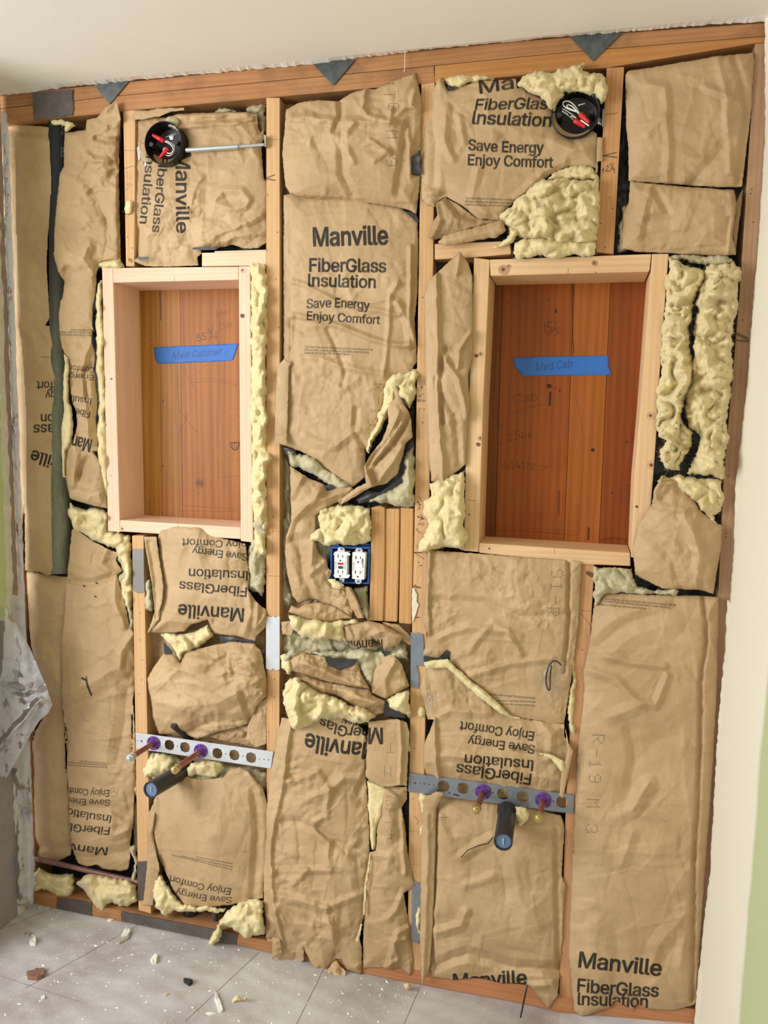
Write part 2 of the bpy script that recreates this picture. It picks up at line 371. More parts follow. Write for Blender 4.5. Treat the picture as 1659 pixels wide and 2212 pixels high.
def patch(name, outline, y0, mat, parent=None, step=3.6, bulge=0.0, bw=30.0, cr=0.0, big=60, asp=1.0, ang=.3, seed=1, creases=(), steps=(), tilt=(0, 0),
          curl=(), tear=0.8, pr=None, kind='paper', thick=.0005, dents=(), cut=(), auto=1.0):
    """a sheet (kind paper) or a lump of wool traced on the photo and given real depth around y0; heights in mm towards the room"""
    Q = outline if isinstance(outline, np.ndarray) else O(outline)
    if kind == 'paper' and mat is not M['asphalt']: step *= .74
    if tear: Q = rough(Q, tear, seed)
    mn = Q.min(0)-step; mx = Q.max(0)+step
    nx = int((mx[0]-mn[0])/step)+2; ny = int((mx[1]-mn[1])/step)+2
    X, Y = np.meshgrid(mn[0]+np.arange(nx)*step, mn[1]+np.arange(ny)*step); P = np.stack([X.ravel(), Y.ravel()], 1)
    C = P.reshape(ny, nx, 2)[:-1, :-1].reshape(-1, 2)+step/2
    ins = inside(C, Q)
    for (cx, cy, rx, ry) in cut: ins &= (((C[:, 0]-cx)/rx)**2+((C[:, 1]-cy)/ry)**2) > 1
    idx = np.arange(nx*ny).reshape(ny, nx); q = np.stack([idx[:-1, :-1], idx[1:, :-1], idx[1:, 1:], idx[:-1, 1:]], -1).reshape(-1, 4)
    F_ = q[ins]
    if len(F_) == 0: return None
    cnt = np.bincount(F_.ravel(), minlength=nx*ny)
    used = cnt > 0; edge = used & (cnt < 4)
    d, near, _ = poly_dist(P[used], Q)
    for (cx, cy, rx, ry) in cut:
        an = np.arctan2((P[used][:, 1]-cy)/ry, (P[used][:, 0]-cx)/rx); cq = np.stack([cx+rx*np.cos(an), cy+ry*np.sin(an)], 1); dc = np.hypot(*(P[used]-cq).T); m_ = dc < d
        near = np.where(m_[:, None], cq, near); d = np.where(m_, dc, d)
    dd = np.full(len(P), 0.0); dd[used] = d
    nr = P.copy(); nr[used] = near; P2 = P.copy(); P2[edge] = nr[edge]; dd[edge] = 0
    mp = np.cumsum(used)-1; F_ = mp[F_]; P = P2[used]; d = dd[used]
    h = bulge*(1-np.exp(-d/bw)) if kind == 'paper' else bulge*np.sqrt(np.clip(d/bw, 0, 1))*(1.3-.3*np.clip(d/bw, 0, 1))
    if kind == 'paper':
        if cr: h = h+1.35*cr*crumple(P, seed*31+3, big, ang, asp)*(0.25+0.75*np.clip(d/8, 0, 1))
    else:
        wx = vn(P[:, 0]/34, P[:, 1]/34, seed)*22; wy = vn(P[:, 0]/34, P[:, 1]/34+31, seed)*22
        b = np.abs(vn((P[:, 0]+wx)/60, (P[:, 1]+wy)/60, seed+1))*1.6+np.abs(vn((P[:, 0]+wx)/26, (P[:, 1]-wy)/34, seed+2))*.62+vn((P[:, 0]+wy*.5)/12, (P[:, 1]+wx*.6)/20, seed+3)*.13+vn(P[:, 0]/7, P[:, 1]/7, seed+4)*.06
        h = h+cr*(b*1.6-.5)*np.clip(d/6, .15, 1)
    xs = P-P.mean(0); h = h+xs[:, 0]*tilt[0]+xs[:, 1]*tilt[1]
    if kind == 'paper' and auto and cr > 1:
        rs = np.random.RandomState(seed+500); lo, hi = P.min(0), P.max(0); nC = int(auto*(hi-lo).prod()/(36.**2))
        for _ in range(nC):
            c0 = lo+rs.rand(2)*(hi-lo); th = rs.choice([rs.normal(1.5, .25), rs.normal(.1, .25), rs.uniform(0, 3.14)]); L = rs.uniform(24, 110); a = rs.uniform(.35, 1)*cr*.8*rs.choice([1, 1, -1]); w1, w2 = rs.uniform(2.5, 6), rs.uniform(8, 24)
            dv = np.array([math.cos(th), math.sin(th)]); bend = rs.uniform(-.14, .14)
            rel = P-c0; m_ = (np.abs(rel) < L+30).all(1)
            if not m_.any(): continue
            rr = rel[m_]; u = rr@dv; v = rr@np.array([-dv[1], dv[0]])-bend*u*u/L*2-2.2*vn(u/14, u*0+seed*.37+_, seed)
            h[m_] += a*np.where(v > 0, np.exp(-v/w1), np.exp(v/w2))*np.clip(1-(u/L)**2, 0, 1)*np.clip(d[m_]/6, 0, 1)
    for (pts, w, a) in creases:
        cc = O(pts) if isinstance(pts, str) else np.array(pts, float)
        cc = rough(cc, 1.6, seed+7, 14, closed=False) if len(cc) > 2 else cc
        if not isinstance(pts, str) or True: cc = np.vstack([cc, (O(pts) if isinstance(pts, str) else np.array(pts, float))[-1]])
        ds, _, _ = poly_dist(P, cc, False); h = h+1.6*a*np.clip(1-ds/w, 0, 1)
    for (pts, w, a) in steps:
        cc = O(pts) if isinstance(pts, str) else np.array(pts, float)
        ds, _, sd = poly_dist(P, cc, False); h = h+a*np.where(sd > 0, np.exp(-ds/w), 0)
    for (c0, c1, rx, ry, a) in dents:
        h = h+a*np.exp(-(((P[:, 0]-c0)/rx)**2+((P[:, 1]-c1)/ry)**2))
    for (pts, w, a) in curl:
        cc = O(pts) if isinstance(pts, str) else np.array(pts, float)
        ds, _, _ = poly_dist(P, cc, False); h = h+a*np.clip(1-ds/w, 0, 1)**2
    y = y0-h/1000.0
    Wd = unp(P, y)
    uv = pr.uv(unp(P, pr.y0)) if pr is not None else None
    o = rawmesh(name, Wd, F_[:, ::-1], mat, parent, True, uv)
    if kind == 'paper' and thick:
        m = o.modifiers.new('thickness', 'SOLIDIFY'); m.thickness = thick; m.offset = 1.0
    o['_y0'] = y0; del o['_y0']
    return o, P, Wd
def strands(name, P, Wd, n, parent, mat, seed, L=.02, w=.00034, out=.006, edge=None):
    rs = np.random.RandomState(seed); k = rs.randint(0, len(Wd), n); B = Wd[k].copy(); B[:, 1] -= .0005
    th = rs.uniform(0, 6.283, n); ln = L*rs.uniform(.35, 1.2, n); D = np.stack([np.cos(th), np.zeros(n), np.sin(th)], 1); Nn = np.stack([-np.sin(th), np.zeros(n), np.cos(th)], 1)
    cv = rs.uniform(-.5, .5, n); ou = out*rs.uniform(.1, 1, n); V = []; S = 4
    for j in range(S+1):
        t = j/S; c = B+D*(ln*t)[:, None]+Nn*(ln*cv*t*t)[:, None]; c[:, 1] -= ou*math.sin(t*2.6)
        ww = w*(1-.7*t); V.append(c+Nn*ww); V.append(c-Nn*ww)
    V = np.stack(V, 1).reshape(-1, 3); base = np.arange(n)*(2*(S+1)); F_ = []
    for j in range(S): a = base+2*j; F_.append(np.stack([a, a+1, a+3, a+2], 1))
    o = rawmesh(name, V, np.concatenate(F_), mat, parent, True); o['kind'] = 'stuff'; return o
def wool(name, outline, y0, parent, bulge=18, bw=22, cr=12, seed=1, grey=False, dens=1.0, step=3.0, tear=2.5, **kw):
    Q = outline if isinstance(outline, np.ndarray) else O(outline)
    mat = M['wool_grey'] if grey else M['wool']
    if tear > .9: Q = rough(Q, min(4.5, tear*1.8), seed+3, 15)
    r = patch(name, Q, y0, mat, parent, step=step, bulge=bulge, bw=bw, cr=cr, seed=seed, tear=tear, kind='wool', **kw)
    if r is None: return None
    o, P, Wd = r; o['kind'] = 'stuff'
    strands('loose_fibers', P, Wd, int(len(P)*.4*dens), o if parent is None else parent, mat, seed, L=.0085, w=.00018, out=.0014)
    return o
def cyl(name, a, b, r, mat, parent=None, seg=24, r2=None, cap=True, inner=None, depth=None):
    a = np.array(a, float); b = np.array(b, float); d = b-a; L = np.linalg.norm(d); d /= L; r2 = r if r2 is None else r2
    t = np.cross(d, [0, 0, 1]) if abs(d[2]) < .9 else np.cross(d, [1, 0, 0]); t /= np.linalg.norm(t); s = np.cross(d, t)
    prof = [(0, r), (L, r2)]
    if inner: prof = [(0, r), (L, r2), (L, inner), (L-(depth or L*.9), inner)]
    prof2 = []
    for k, (l, rr) in enumerate(prof): prof2.append((l, rr))
    V = []; F_ = []
    for (l, rr) in prof2:
        for i in range(seg):
            an = 2*math.pi*i/seg; V.append(a+d*l+(t*math.cos(an)+s*math.sin(an))*rr)
    for k in range(len(prof2)-1):
        for i in range(seg):
            j = (i+1) % seg; F_.append((k*seg+i, k*seg+j, (k+1)*seg+j, (k+1)*seg+i))
    if cap: F_.append(tuple(range(seg))[::-1]); F_.append(tuple((len(prof2)-1)*seg+i for i in range(seg)))
    o = rawmesh(name, V, F_, mat, parent, False)
    for p in o.data.polygons: p.use_smooth = len(p.vertices) == 4
    o.data.set_sharp_from_angle(angle=.7); return o
def lathe(name, a, d, prof, mat, parent=None, seg=24):
    a = np.array(a, float); d = np.array(d, float); d /= np.linalg.norm(d)
    t = np.cross(d, [0, 0, 1]) if abs(d[2]) < .9 else np.cross(d, [1, 0, 0]); t /= np.linalg.norm(t); s = np.cross(d, t)
    V = []; F_ = []
    for (l, rr) in prof:
        for i in range(seg):
            an = 2*math.pi*i/seg; V.append(a+d*l+(t*math.cos(an)+s*math.sin(an))*max(rr, 1e-5))
    for k in range(len(prof)-1):
        for i in range(seg):
            j = (i+1) % seg; F_.append((k*seg+i, k*seg+j, (k+1)*seg+j, (k+1)*seg+i))
    o = rawmesh(name, V, F_, mat, parent, True); o.data.set_sharp_from_angle(angle=.6); return o
def tube(name, pts, r, mat, parent=None, seg=8):
    par = np.array(parent.location) if parent is not None else np.zeros(3)
    cu = bpy.data.curves.new(name, 'CURVE'); cu.dimensions = '3D'; cu.bevel_depth = r; cu.bevel_resolution = max(1, seg//4); cu.use_fill_caps = True
    sp = cu.splines.new('NURBS'); sp.points.add(len(pts)-1); sp.order_u = min(4, len(pts)); sp.use_endpoint_u = True; sp.resolution_u = 6
    for i, p in enumerate(pts): sp.points[i].co = (*(np.array(p, float)-par), 1)
    ob = bpy.data.objects.new(name, cu); COL.objects.link(ob); me = bpy.data.meshes.new_from_object(ob.evaluated_get(bpy.context.evaluated_depsgraph_get()))
    bpy.data.objects.remove(ob); bpy.data.curves.remove(cu)
    me.polygons.foreach_set('use_smooth', np.ones(len(me.polygons), bool)); me.materials.clear(); me.materials.append(mat); o = bpy.data.objects.new(name, me); return link(o, parent)
def box(name, c, s, mat, parent=None, bev=.001, rz=0.0, ry=0.0):
    par = np.array(parent.location) if parent is not None else np.zeros(3)
    bm = bmesh.new(); bmesh.ops.create_cube(bm, size=1); bmesh.ops.scale(bm, vec=s, verts=bm.verts)
    if bev: bmesh.ops.bevel(bm, geom=bm.edges[:], offset=bev, segments=2, affect='EDGES', clamp_overlap=True)
    if ry: bmesh.ops.rotate(bm, cent=(0, 0, 0), matrix=Matrix.Rotation(ry, 3, 'Y'), verts=bm.verts)
    if rz: bmesh.ops.rotate(bm, cent=(0, 0, 0), matrix=Matrix.Rotation(rz, 3, 'Z'), verts=bm.verts)
    bmesh.ops.translate(bm, vec=np.array(c, float)-par, verts=bm.verts)
    me = bpy.data.meshes.new(name); bm.to_mesh(me); bm.free(); me.materials.append(mat); o = bpy.data.objects.new(name, me); return link(o, parent)
def holed_plate(name, outline, holes, y0, th, mat, parent):
    """flat plate in the plane y=y0 with holes (lists of (x,z) world loops)"""
    par = np.array(parent.location); cu = bpy.data.curves.new(name, 'CURVE'); cu.dimensions = '2D'; cu.fill_mode = 'BOTH'; cu.extrude = th/2
    for lp in [outline]+holes:
        sp = cu.splines.new('POLY'); sp.points.add(len(lp)-1); sp.use_cyclic_u = True
        for i, p in enumerate(lp): sp.points[i].co = (p[0], p[1], 0, 1)
    ob = bpy.data.objects.new(name, cu); COL.objects.link(ob); me = bpy.data.meshes.new_from_object(ob.evaluated_get(bpy.context.evaluated_depsgraph_get()))
    bpy.data.objects.remove(ob); bpy.data.curves.remove(cu)
    for v in me.vertices: x, z, t = v.co; v.co = (x-par[0], y0-t-par[1], z-par[2])
    me.materials.clear(); me.materials.append(mat); me.update(); o = bpy.data.objects.new(name, me); return link(o, parent)
def circ(c, r, n=20): return [(c[0]+r*math.cos(2*math.pi*i/n), c[1]+r*math.sin(2*math.pi*i/n)) for i in range(n)]

TILES.update({'V1': (1000, 520, 3.456), 'V2': (1000, 860, 3.456), 'V3': (690, 1150, 11.85), 'V4': (1180, 180, 9.217), 'V5': (870, 780, 4.254)})
# ================================================================ the setting
def struct(o): o['kind'] = 'structure'; return o
# floor: dusty particle-board with joints, follows the traced plate line at the wall
FZ = [(-1.4, .02)]+[(float(w[0]), float(w[2])) for w in unp(O('P 71,1952 587,2060 850,2117 1133,2170 1211,2188 1494,2211'), -.001)]+[(1.6, .01)]
def fz(x): return float(np.interp(x, [a for a, _ in FZ], [b for _, b in FZ]))
fm = N('dusty_subfloor'); v = fm.coord((1, 1, 1), False)
c = fm.ramp(fm.noise(v, 3.2, 6, .62), [(.3, lin((156, 147, 146))), (.5, lin((174, 166, 165))), (.72, lin((198, 194, 194)))])
c = fm.mix(fm.ramp(fm.noise(v, 1.6, 5, .7, .6), [(.42, (0, 0, 0, 1)), (.66, (.85, .85, .85, 1))]), c, lin((214, 212, 213)))
sp = fm.ramp(fm.noise(v, 90, 3, .8), [(.62, (0, 0, 0, 1)), (.68, (1, 1, 1, 1))]); c = fm.mix(fm.mix(.6, (0, 0, 0, 1), sp), c, lin((226, 222, 216)))
gr = fm.new('ShaderNodeTexWave', wave_type='BANDS', bands_direction='DIAGONAL'); fm.L(fm.coord((.35, 1, 1), False), gr.inputs[0]); gr.inputs['Scale'].default_value = 9; gr.inputs['Distortion'].default_value = 7; gr.inputs['Detail'].default_value = 3
c = fm.mix(fm.mix(.16, (0, 0, 0, 1), gr.outputs['Fac']), c, lin((128, 110, 102)))
M['floor'] = fm.fin(c, .85, fm.bump(fm.noise(v, 120, 6, .7), .35, .003), .25)
xs = [a for a, _ in FZ]; V = []; F_ = []
ysf = [.15, -.02, -.3, -1, -2.2, -3.6]
for y in ysf:
    for x in xs: V.append((x, y, fz(x)))
for j in range(len(ysf)-1):
    for i in range(len(xs)-1): k = j*len(xs)+i; F_.append((k, k+len(xs), k+len(xs)+1, k+1))
o = rawmesh('floor', V, F_, M['floor'], None, False); struct(o)
mo = o.modifiers.new('thickness', 'SOLIDIFY'); mo.thickness = .018; mo.offset = -1
gap = flat_mat('joint_gap', (134, 122, 116), .9)  # one even grey-brown for the floor joints
flo = o
# floor joints seen in the photograph: narrow grooves
def joint(a, b, w=.0007):
    A = unz(a, fz(.1)); B = unz(b, fz(.1)); A[2] = fz(A[0])+.0006; B[2] = fz(B[0])+.0006
    d = B-A; L = np.linalg.norm(d[:2]); n = np.array([-d[1], d[0], 0])/L*w
    return rawmesh('joint', [A+n, A-n, B-n, B+n], [(0, 1, 2, 3)], gap, flo, False)
joint((0, 2125), (700, 2330)); joint((0, 2028), (200, 1938)); joint((55, 2150), (330, 1990)); joint((400, 2212), (560, 2060)); joint((640, 2212), (700, 2090)); joint((870, 2212), (905, 2130))
# ceiling with ragged drywall edge
E = O('P -60,214 0,206 T1 200,135 430,100 560,90 760,68 1000,45 1200,28 1590,-8 T2 0,300 250,280 700,225 1170,165 1659,122 T3 400,92 720,60 1000,40 1400,5 1659,-8 P 1700,42')
ER = rough(E, 1.6, 5, 6, False); Wc = unp(ER, -.004)
ceil = N('ceiling_paint'); v = ceil.coord((1, 1, 1), False); M['ceiling'] = ceil.fin(ceil.ramp(ceil.noise(v, 2.5, 3), [(.3, lin((240, 238, 232))), (.7, lin((246, 243, 236)))]), .8, ceil.bump(ceil.noise(v, 95, 5, .6), .14, .002), .2)
V = []; n = len(Wc)
for w in Wc: V.append(w)
for w in Wc: V.append((w[0], -.03, 2.381))
for w in Wc: V.append((w[0], w[1], w[2]+.014))
k0 = len(V); V += [(-1.5, -.03, 2.381), (1.9, -.03, 2.381), (1.9, -3.6, 2.381), (-1.5, -3.6, 2.381)]
F_ = [(i, i+1, n+i+1, n+i) for i in range(n-1)]+[(i+1, i, 2*n+i, 2*n+i+1) for i in range(n-1)]+[(k0, k0+1, k0+2, k0+3)]
struct(rawmesh('ceiling', V, F_, M['ceiling'], None, False))
# back of the wall: sheathing boards
M['sheath'] = wood_mat('dark_sheathing', (120, 84, 54), (84, 56, 34), 'z')
sh = empty('wall_back', (.15, .14, 0), None, None); struct(sh); del sh['kind']; sh['kind'] = 'structure'
box('leak_stop_panel', (.15, .166, 1.17), (2.4, .008, 2.6), M['sheath'], sh, 0)  # unseen panel added to stop light leaking between the boards
xb = -.86
for k in range(9):
    x1 = xb+.236; box('board', ((xb+x1)/2, .150, 1.17), (x1-xb-.003, .016, 2.44), M['sheath'], sh, .001); xb = x1
# right wall: white joint-compound band then green paint, with a cut drywall edge towards the framing
wm = N('white_primed_drywall'); v = wm.coord((1, 1, 1), False); g = wm.new('ShaderNodeNewGeometry'); sx = wm.new('ShaderNodeSeparateXYZ'); wm.L(wm.new('ShaderNodeTexCoord').outputs['Object'], sx.inputs[0])
nn = wm.noise(v, 6, 4); ad = wm.new('ShaderNodeMath', operation='MULTIPLY_ADD', i_1=.05); wm.L(nn, ad.inputs[0]); wm.L(sx.outputs['Y'], ad.inputs[2])
f = wm.ramp(ad.outputs[0], [(0, (1, 1, 1, 1)), (1, (0, 0, 0, 1))])
mr = wm.new('ShaderNodeMapRange'); mr.inputs[1].default_value = -.40; mr.inputs[2].default_value = -.425; wm.L(ad.outputs[0], mr.inputs[0])
col = wm.mix(mr.outputs[0], lin((232, 226, 206)), lin((186, 194, 150))); M['rwall'] = wm.fin(col, .75, wm.bump(wm.noise(v, 60, 5), .25, .002), .2)
RE = O('P 1652,20 T3 1645,560 1636,660 1608,1150 T6 1600,200 1575,500 1568,640 1520,1080 1505,1200 1498,1500 1480,1749 T9 1478,300 1470,500 1440,820 1425,1080 1405,1435 T12 1405,560 1375,800 1345,1100 1330,1270')
REr = rough(RE, 1.2, 11, 8, False); Wr = unp(REr, -.012); cf = np.polyfit(Wr[:, 2], Wr[:, 0], 1); xw = lambda z: float(np.polyval(cf, z)); V = []; n = len(Wr)
for w in Wr: V.append(w)
for w in Wr: V.append((xw(w[2]), -.045, w[2]))
for w in Wr: V.append((w[0]+.013, w[1]+.001, w[2]))
for w in Wr: V.append((w[0]+.013, -3.6, w[2]))
F_ = [(i, i+1, n+i+1, n+i) for i in range(n-1)]+[(i+1, i, 2*n+i, 2*n+i+1) for i in range(n-1)]+[(i, i+1, n+i+1, n+i)[::-1] for i in range(2*n, 3*n-1)]
k0 = len(V); V += [(xw(2.45), -.045, 2.45), (xw(-.05), -.045, -.05), (xw(-.05), -3.6, -.05), (xw(2.45), -3.6, 2.45)]; F_ += [(k0, k0+1, k0+2, k0+3)]
rw = struct(rawmesh('wall_right', V, F_, M['rwall'], None, False))
# left wall
lm = N('left_wall_paint'); v = lm.coord((1, 1, 1), False); M['green'] = lm.fin(lm.ramp(lm.noise(v, 5, 4), [(.3, lin((186, 194, 142))), (.7, lin((198, 205, 156)))]), .7, lm.bump(lm.noise(v, 70, 5), .3, .002), .25)
M['plaster'] = flat_mat('broken_plaster', (214, 206, 194), .9, bump=1.0, bscale=60, var=.12)
M['gyps'] = flat_mat('torn_gypsum_paper', (158, 134, 122), .85, bump=.6, bscale=90, var=.2)
lw = empty('wall_left', (-.82, -.1, 0), None, None); struct(lw)
def side_strip(name, y0, y1, x0, x1, z0, z1, mat, seed, amp=.004, parent=lw, th=.012):
    rs = np.random.RandomState(seed); k = int((z1-z0)/.02); V = []; F_ = []
    for i in range(k+1):
        z = z0+(z1-z0)*i/k; a = y0+rs.uniform(-amp, amp); b = y1+rs.uniform(-amp, amp)
        V += [(x0+rs.uniform(-amp, amp)*.2, a, z), (x1, b, z), (x1-th, b, z), (x0-th, a, z)]
    for i in range(k):
        for q in range(4): F_.append((4*i+q, 4*i+(q+1) % 4, 4*i+4+(q+1) % 4, 4*i+4+q))
    return rawmesh(name, V, F_, mat, parent, False)
XL = -.787
side_strip('painted_drywall', -.32, -.056, XL, XL, .93, 2.38, M['green'], 1, .0015)
side_strip('stripped_drywall', -.32, -.056, XL-.002, XL-.002, -.02, .93, flat_mat('dusty_wall_paper', (150, 140, 138), .9, bump=.3, var=.12), 1, .0015)
side_strip('plaster_edge', -.060, -.036, XL+.003, XL+.002, -.02, 2.38, M['plaster'], 2, .005)
side_strip('gypsum_paper', -.040, -.016, XL, XL, -.02, 2.38, M['gyps'], 3, .002)
film = N('clear_plastic_film'); v = film.coord((1, 1, 1)); tb = film.new('ShaderNodeBsdfTransparent'); gl = film.new('ShaderNodeBsdfGlossy'); df = film.new('ShaderNodeBsdfDiffuse'); tl = film.new('ShaderNodeBsdfTranslucent')
df.inputs[0].default_value = lin((232, 235, 244)); tl.inputs[0].default_value = lin((236, 238, 244)); gl.inputs['Roughness'].default_value = .25; tb.inputs[0].default_value = (.95, .95, .97, 1)
bn = film.bump(film.noise(v, 30, 4, .5, .6), .35, .005)
film.L(bn, gl.inputs['Normal']); film.L(bn, df.inputs['Normal'])
m1 = film.new('ShaderNodeMixShader'); m1.inputs[0].default_value = .5; film.L(df.outputs[0], m1.inputs[1]); film.L(tl.outputs[0], m1.inputs[2])
m2 = film.new('ShaderNodeMixShader'); m2.inputs[0].default_value = .7; film.L(tb.outputs[0], m2.inputs[1]); film.L(m1.outputs[0], m2.inputs[2])
fr = film.new('ShaderNodeFresnel'); fr.inputs[0].default_value = 1.22; film.L(bn, fr.inputs['Normal']); m3 = film.new('ShaderNodeMixShader'); film.L(fr.outputs[0], m3.inputs[0]); film.L(m2.outputs[0], m3.inputs[1]); film.L(gl.outputs[0], m3.inputs[2]); film.L(m3.outputs[0], film.out.inputs[0])
M['film'] = film.m
side_strip('plastic_edge_film', -.018, .004, XL+.004, XL+.008, 0.02, 2.33, M['film'], 4, .003, th=.001)

# ================================================================ framing
def base(Q, y0=0.0):
    w = unp(Q, y0); k = np.argmin(w[:, 2]); return (float(w[:, 0].mean()), float(y0), float(w[:, 2].min()))
def timber(name, outline, y0, depth, mat, label, cat, group=None, bev=.0015, writing=None, inkc=(44, 36, 32), wood=None, axis='z', parent=None):
    Q = O(outline); pr = None
    if writing is not None:
        pr = Print(Q, y0); writing(pr); im = pr.image(name+'_writing'); mat = wood_mat(name+'_marked', wood[0], wood[1], axis, im, inkc=inkc)
    o = slab(name, Q, y0, depth, mat, parent, bev, pr)
    # origin to base
    b = Vector(base(Q, y0)); o.data.transform(Matrix.Translation(-b)); o.location = b
    return props(o, label, cat, group)
ST = ((216, 176, 128), (190, 144, 96))
STUDG = 'upright studs of the opened wall'
def nails(pr, s, r=2.2):
    for p in O(s): pr.line([p, p+[.4, 0]], r, .85)
def wA(pr):
    pr.line(O('U1 1150,580 1275,585'), 1, .5); pr.line(O('U1 1150,800 1240,770 1280,770'), 1.2, .6); pr.line(O('U1 1175,980 1225,1000'), 1, .6); pr.line(O('U1 1205,960 1260,1010'), 1, .6); pr.line(O('U1 1165,1060 1215,1010'), 1, .6)
    pr.line(O('U1 1230,900 1180,830 1190,900 1230,930 1240,850'), .8, .3); nails(pr, 'U1 1193,1613 1248,1745'); pr.line(O('U1 1215,1885 1240,1900'), 6, .6); pr.line(O('U1 1240,1880 1242,1980'), 1, .5); pr.line(O('U1 1160,1345 1185,1335'), 2.5, .7); pr.line(O('U1 1205,1345 1240,1330'), 2.5, .7)
timber('wall_stud', 'P 266,240 292,238 290,575 272,575', 0, .138, None, 'short tan stud standing on the left cabinet frame, left of the upper round box', 'stud', STUDG, writing=wA, wood=ST)
def wAl(pr):
    nails(pr, 'T7 845,1020 835,780 850,900 828,1105 838,620'); nails(pr, 'T10 815,700 835,860', 1.5)
timber('wall_stud', 'P 285,1157 310,1157 326,1974 299,1966', 0, .138, None, 'stud below the left cabinet frame, crossed by the pipe strap', 'stud', STUDG, writing=wAl, wood=ST)
def wB(pr):
    pr.line(O('T1 1590,650 1640,630'), 2, .85); pr.line(O('T1 1598,655 1645,662'), 2, .85); pr.line(O('T2 75,760 160,758'), .9, .5); pr.line(O('T2 75,1015 135,985'), 1.6, .3); nails(pr, 'T2 148,1362 T5 158,625 120,1860 140,310 T8 300,387 298,490 308,1552 308,1678 265,1928')
    pr.line(O('T8 260,808 340,812'), .9, .6); pr.line(O('T2 80,1110 90,1130'), 1.5, .6)
timber('wall_stud', 'P 575,211 604,211 604,1300 603,2042 577,2036 575,1300', 0, .138, None, 'long stud left of the centre bay, with a bright steel plate at mid height', 'stud', STUDG, writing=wB, wood=ST)
def wC(pr):
    H = lambda t, a, b, c, **k: pr.text(t, O('V5 '+a)[0], O('V5 '+b)[0], c, bold=.012, **k)
    pr.line(O('V5 140,150 165,140 200,150 215,175 205,210 165,215 138,190'), 6, .22); pr.line(O('V5 150,165 195,190'), 10, .22)
    H('VEE', '140,195', '208,190', 4.5, val=.9); H('BOX', '150,220', '208,216', 5, val=.9); pr.line(O('V5 175,265 174,232'), 1.3, .9); pr.line(O('V5 163,245 174,230 186,243'), 1.3, .9)
    H('4"', '142,330', '198,322', 6, val=.85); H('BACKS', '136,372', '208,372', 4, val=.9); H('1" F', '143,458', '208,462', 6.5, val=.85)
    pr.line(O('V5 155,1250 172,1290'), 1.3, .85); pr.line(O('V5 130,1300 150,1290 142,1312 165,1318 150,1335 160,1352 138,1366'), 1.5, .85)
    pr.line(O('V5 135,1428 195,1450'), 2, .9); pr.line(O('V5 165,1412 185,1446 160,1462'), 1.8, .9); H('BS', '140,1508', '190,1512', 6, shear=.2, val=.9); H('46"', '115,1545', '165,1600', 6, val=.85)
    pr.line(O('V5 125,1692 140,1700 128,1714'), 1.1, .8); pr.line(O('V5 95,1757 180,1762'), 2.2, .85); pr.line(O('V5 105,1760 195,1818'), 1.3, .8); nails(pr, 'V5 183,566 145,1850 175,1877 157,1880 T5 1095,430', 2.4)
    pr.line(O('V5 95,2068 165,2082'), 2.4, .85); pr.line(O('V5 112,2052 135,2084'), 1.6, .85); pr.line(O('V5 130,1905 165,1890 170,1960 130,2000 125,2040'), .8, .3)
    pr.line(O('T8 1295,1105 1350,1108'), 2, .8); pr.line(O('T8 1300,888 1345,895'), 1.6, .6); nails(pr, 'T11 1070,363 1060,700'); pr.line(O('T11 1075,820 1100,850 1090,870'), 4, .25); pr.line(O('T11 1040,915 1110,920'), .9, .4); pr.line(O('T11 1030,1140 1110,1140'), .9, .4)
timber('wall_stud', 'P 910,181 939,178 936,550 926,1150 917,1650 909,2104 880,2098 886,1500 895,1150 905,550', 0, .138, None, 'long stud right of the centre bay, covered in black marker notes', 'stud', STUDG, writing=wC, wood=ST)
def wD(pr):
    pr.line(O('V4 1170,635 1220,612 1350,608 1420,580'), 1.1, .75); pr.line(O('V4 1120,1445 1390,1378'), 1.6, .85); pr.line(O('V4 1120,1440 1410,1475'), 1.8, .85)
    Z = lambda s, w=1.3: pr.line(O('V4 '+s), w, .85)
    Z('1110,1722 1172,1712'); Z('1130,1680 1135,1790'); Z('1185,1660 1215,1640 1240,1650 1225,1690 1180,1755 1255,1750'); Z('1275,1590 1285,1640'); Z('1335,1600 1255,1760'); Z('1320,1680 1310,1720 1362,1705'); Z('1345,1670 1358,1790')
    nails(pr, 'T3 925,875 890,1060 870,945', 2); pr.line(O('T3 905,825 915,822 912,832'), 1, .5)
timber('wall_stud', 'T3 897,210 980,206 930,1090 846,1080', -.003, .10, None, 'short leaning stud above the right cabinet frame, marked plus two and a quarter', 'stud', STUDG, writing=wD, wood=((204, 156, 108), (176, 124, 78)))
def wDl(pr):
    pr.line(O('T9 862,180 880,190'), 8, .75); pr.line(O('T9 830,345 885,350'), .9, .6); pr.line(O('T9 828,355 872,412'), 1, .7); nails(pr, 'T9 838,520')
timber('wall_stud', 'P 1248,1212 1284,1219 1270,1480 1256,1750 1243,2162 1208,2152 1222,1750 1240,1400', 0, .138, None, 'reddish stud below the right cabinet frame, beside the tall right-hand batt', 'stud', STUDG, writing=wDl, wood=((206, 156, 114), (176, 122, 82)))
def wE(pr):
    nails(pr, 'T3 1582,782 1578,805 1590,940'); nails(pr, 'T6 1538,418 1460,1443 1462,1425 1470,1155'); pr.line(O('T6 1515,485 1560,505'), 5, .6); pr.line(O('T6 1512,515 1565,518'), 4, .55)
timber('wall_stud', 'P 1632,93 1672,90 1660,500 1625,1150 1600,1600 1560,2225 1499,2214 1528,1700 1552,1272 1563,1026 1582,820 1600,600 1613,400', .004, .134, None, 'brown corner stud at the right end, beside the white wall', 'stud', STUDG, writing=wE, wood=((188, 152, 120), (160, 122, 90)))
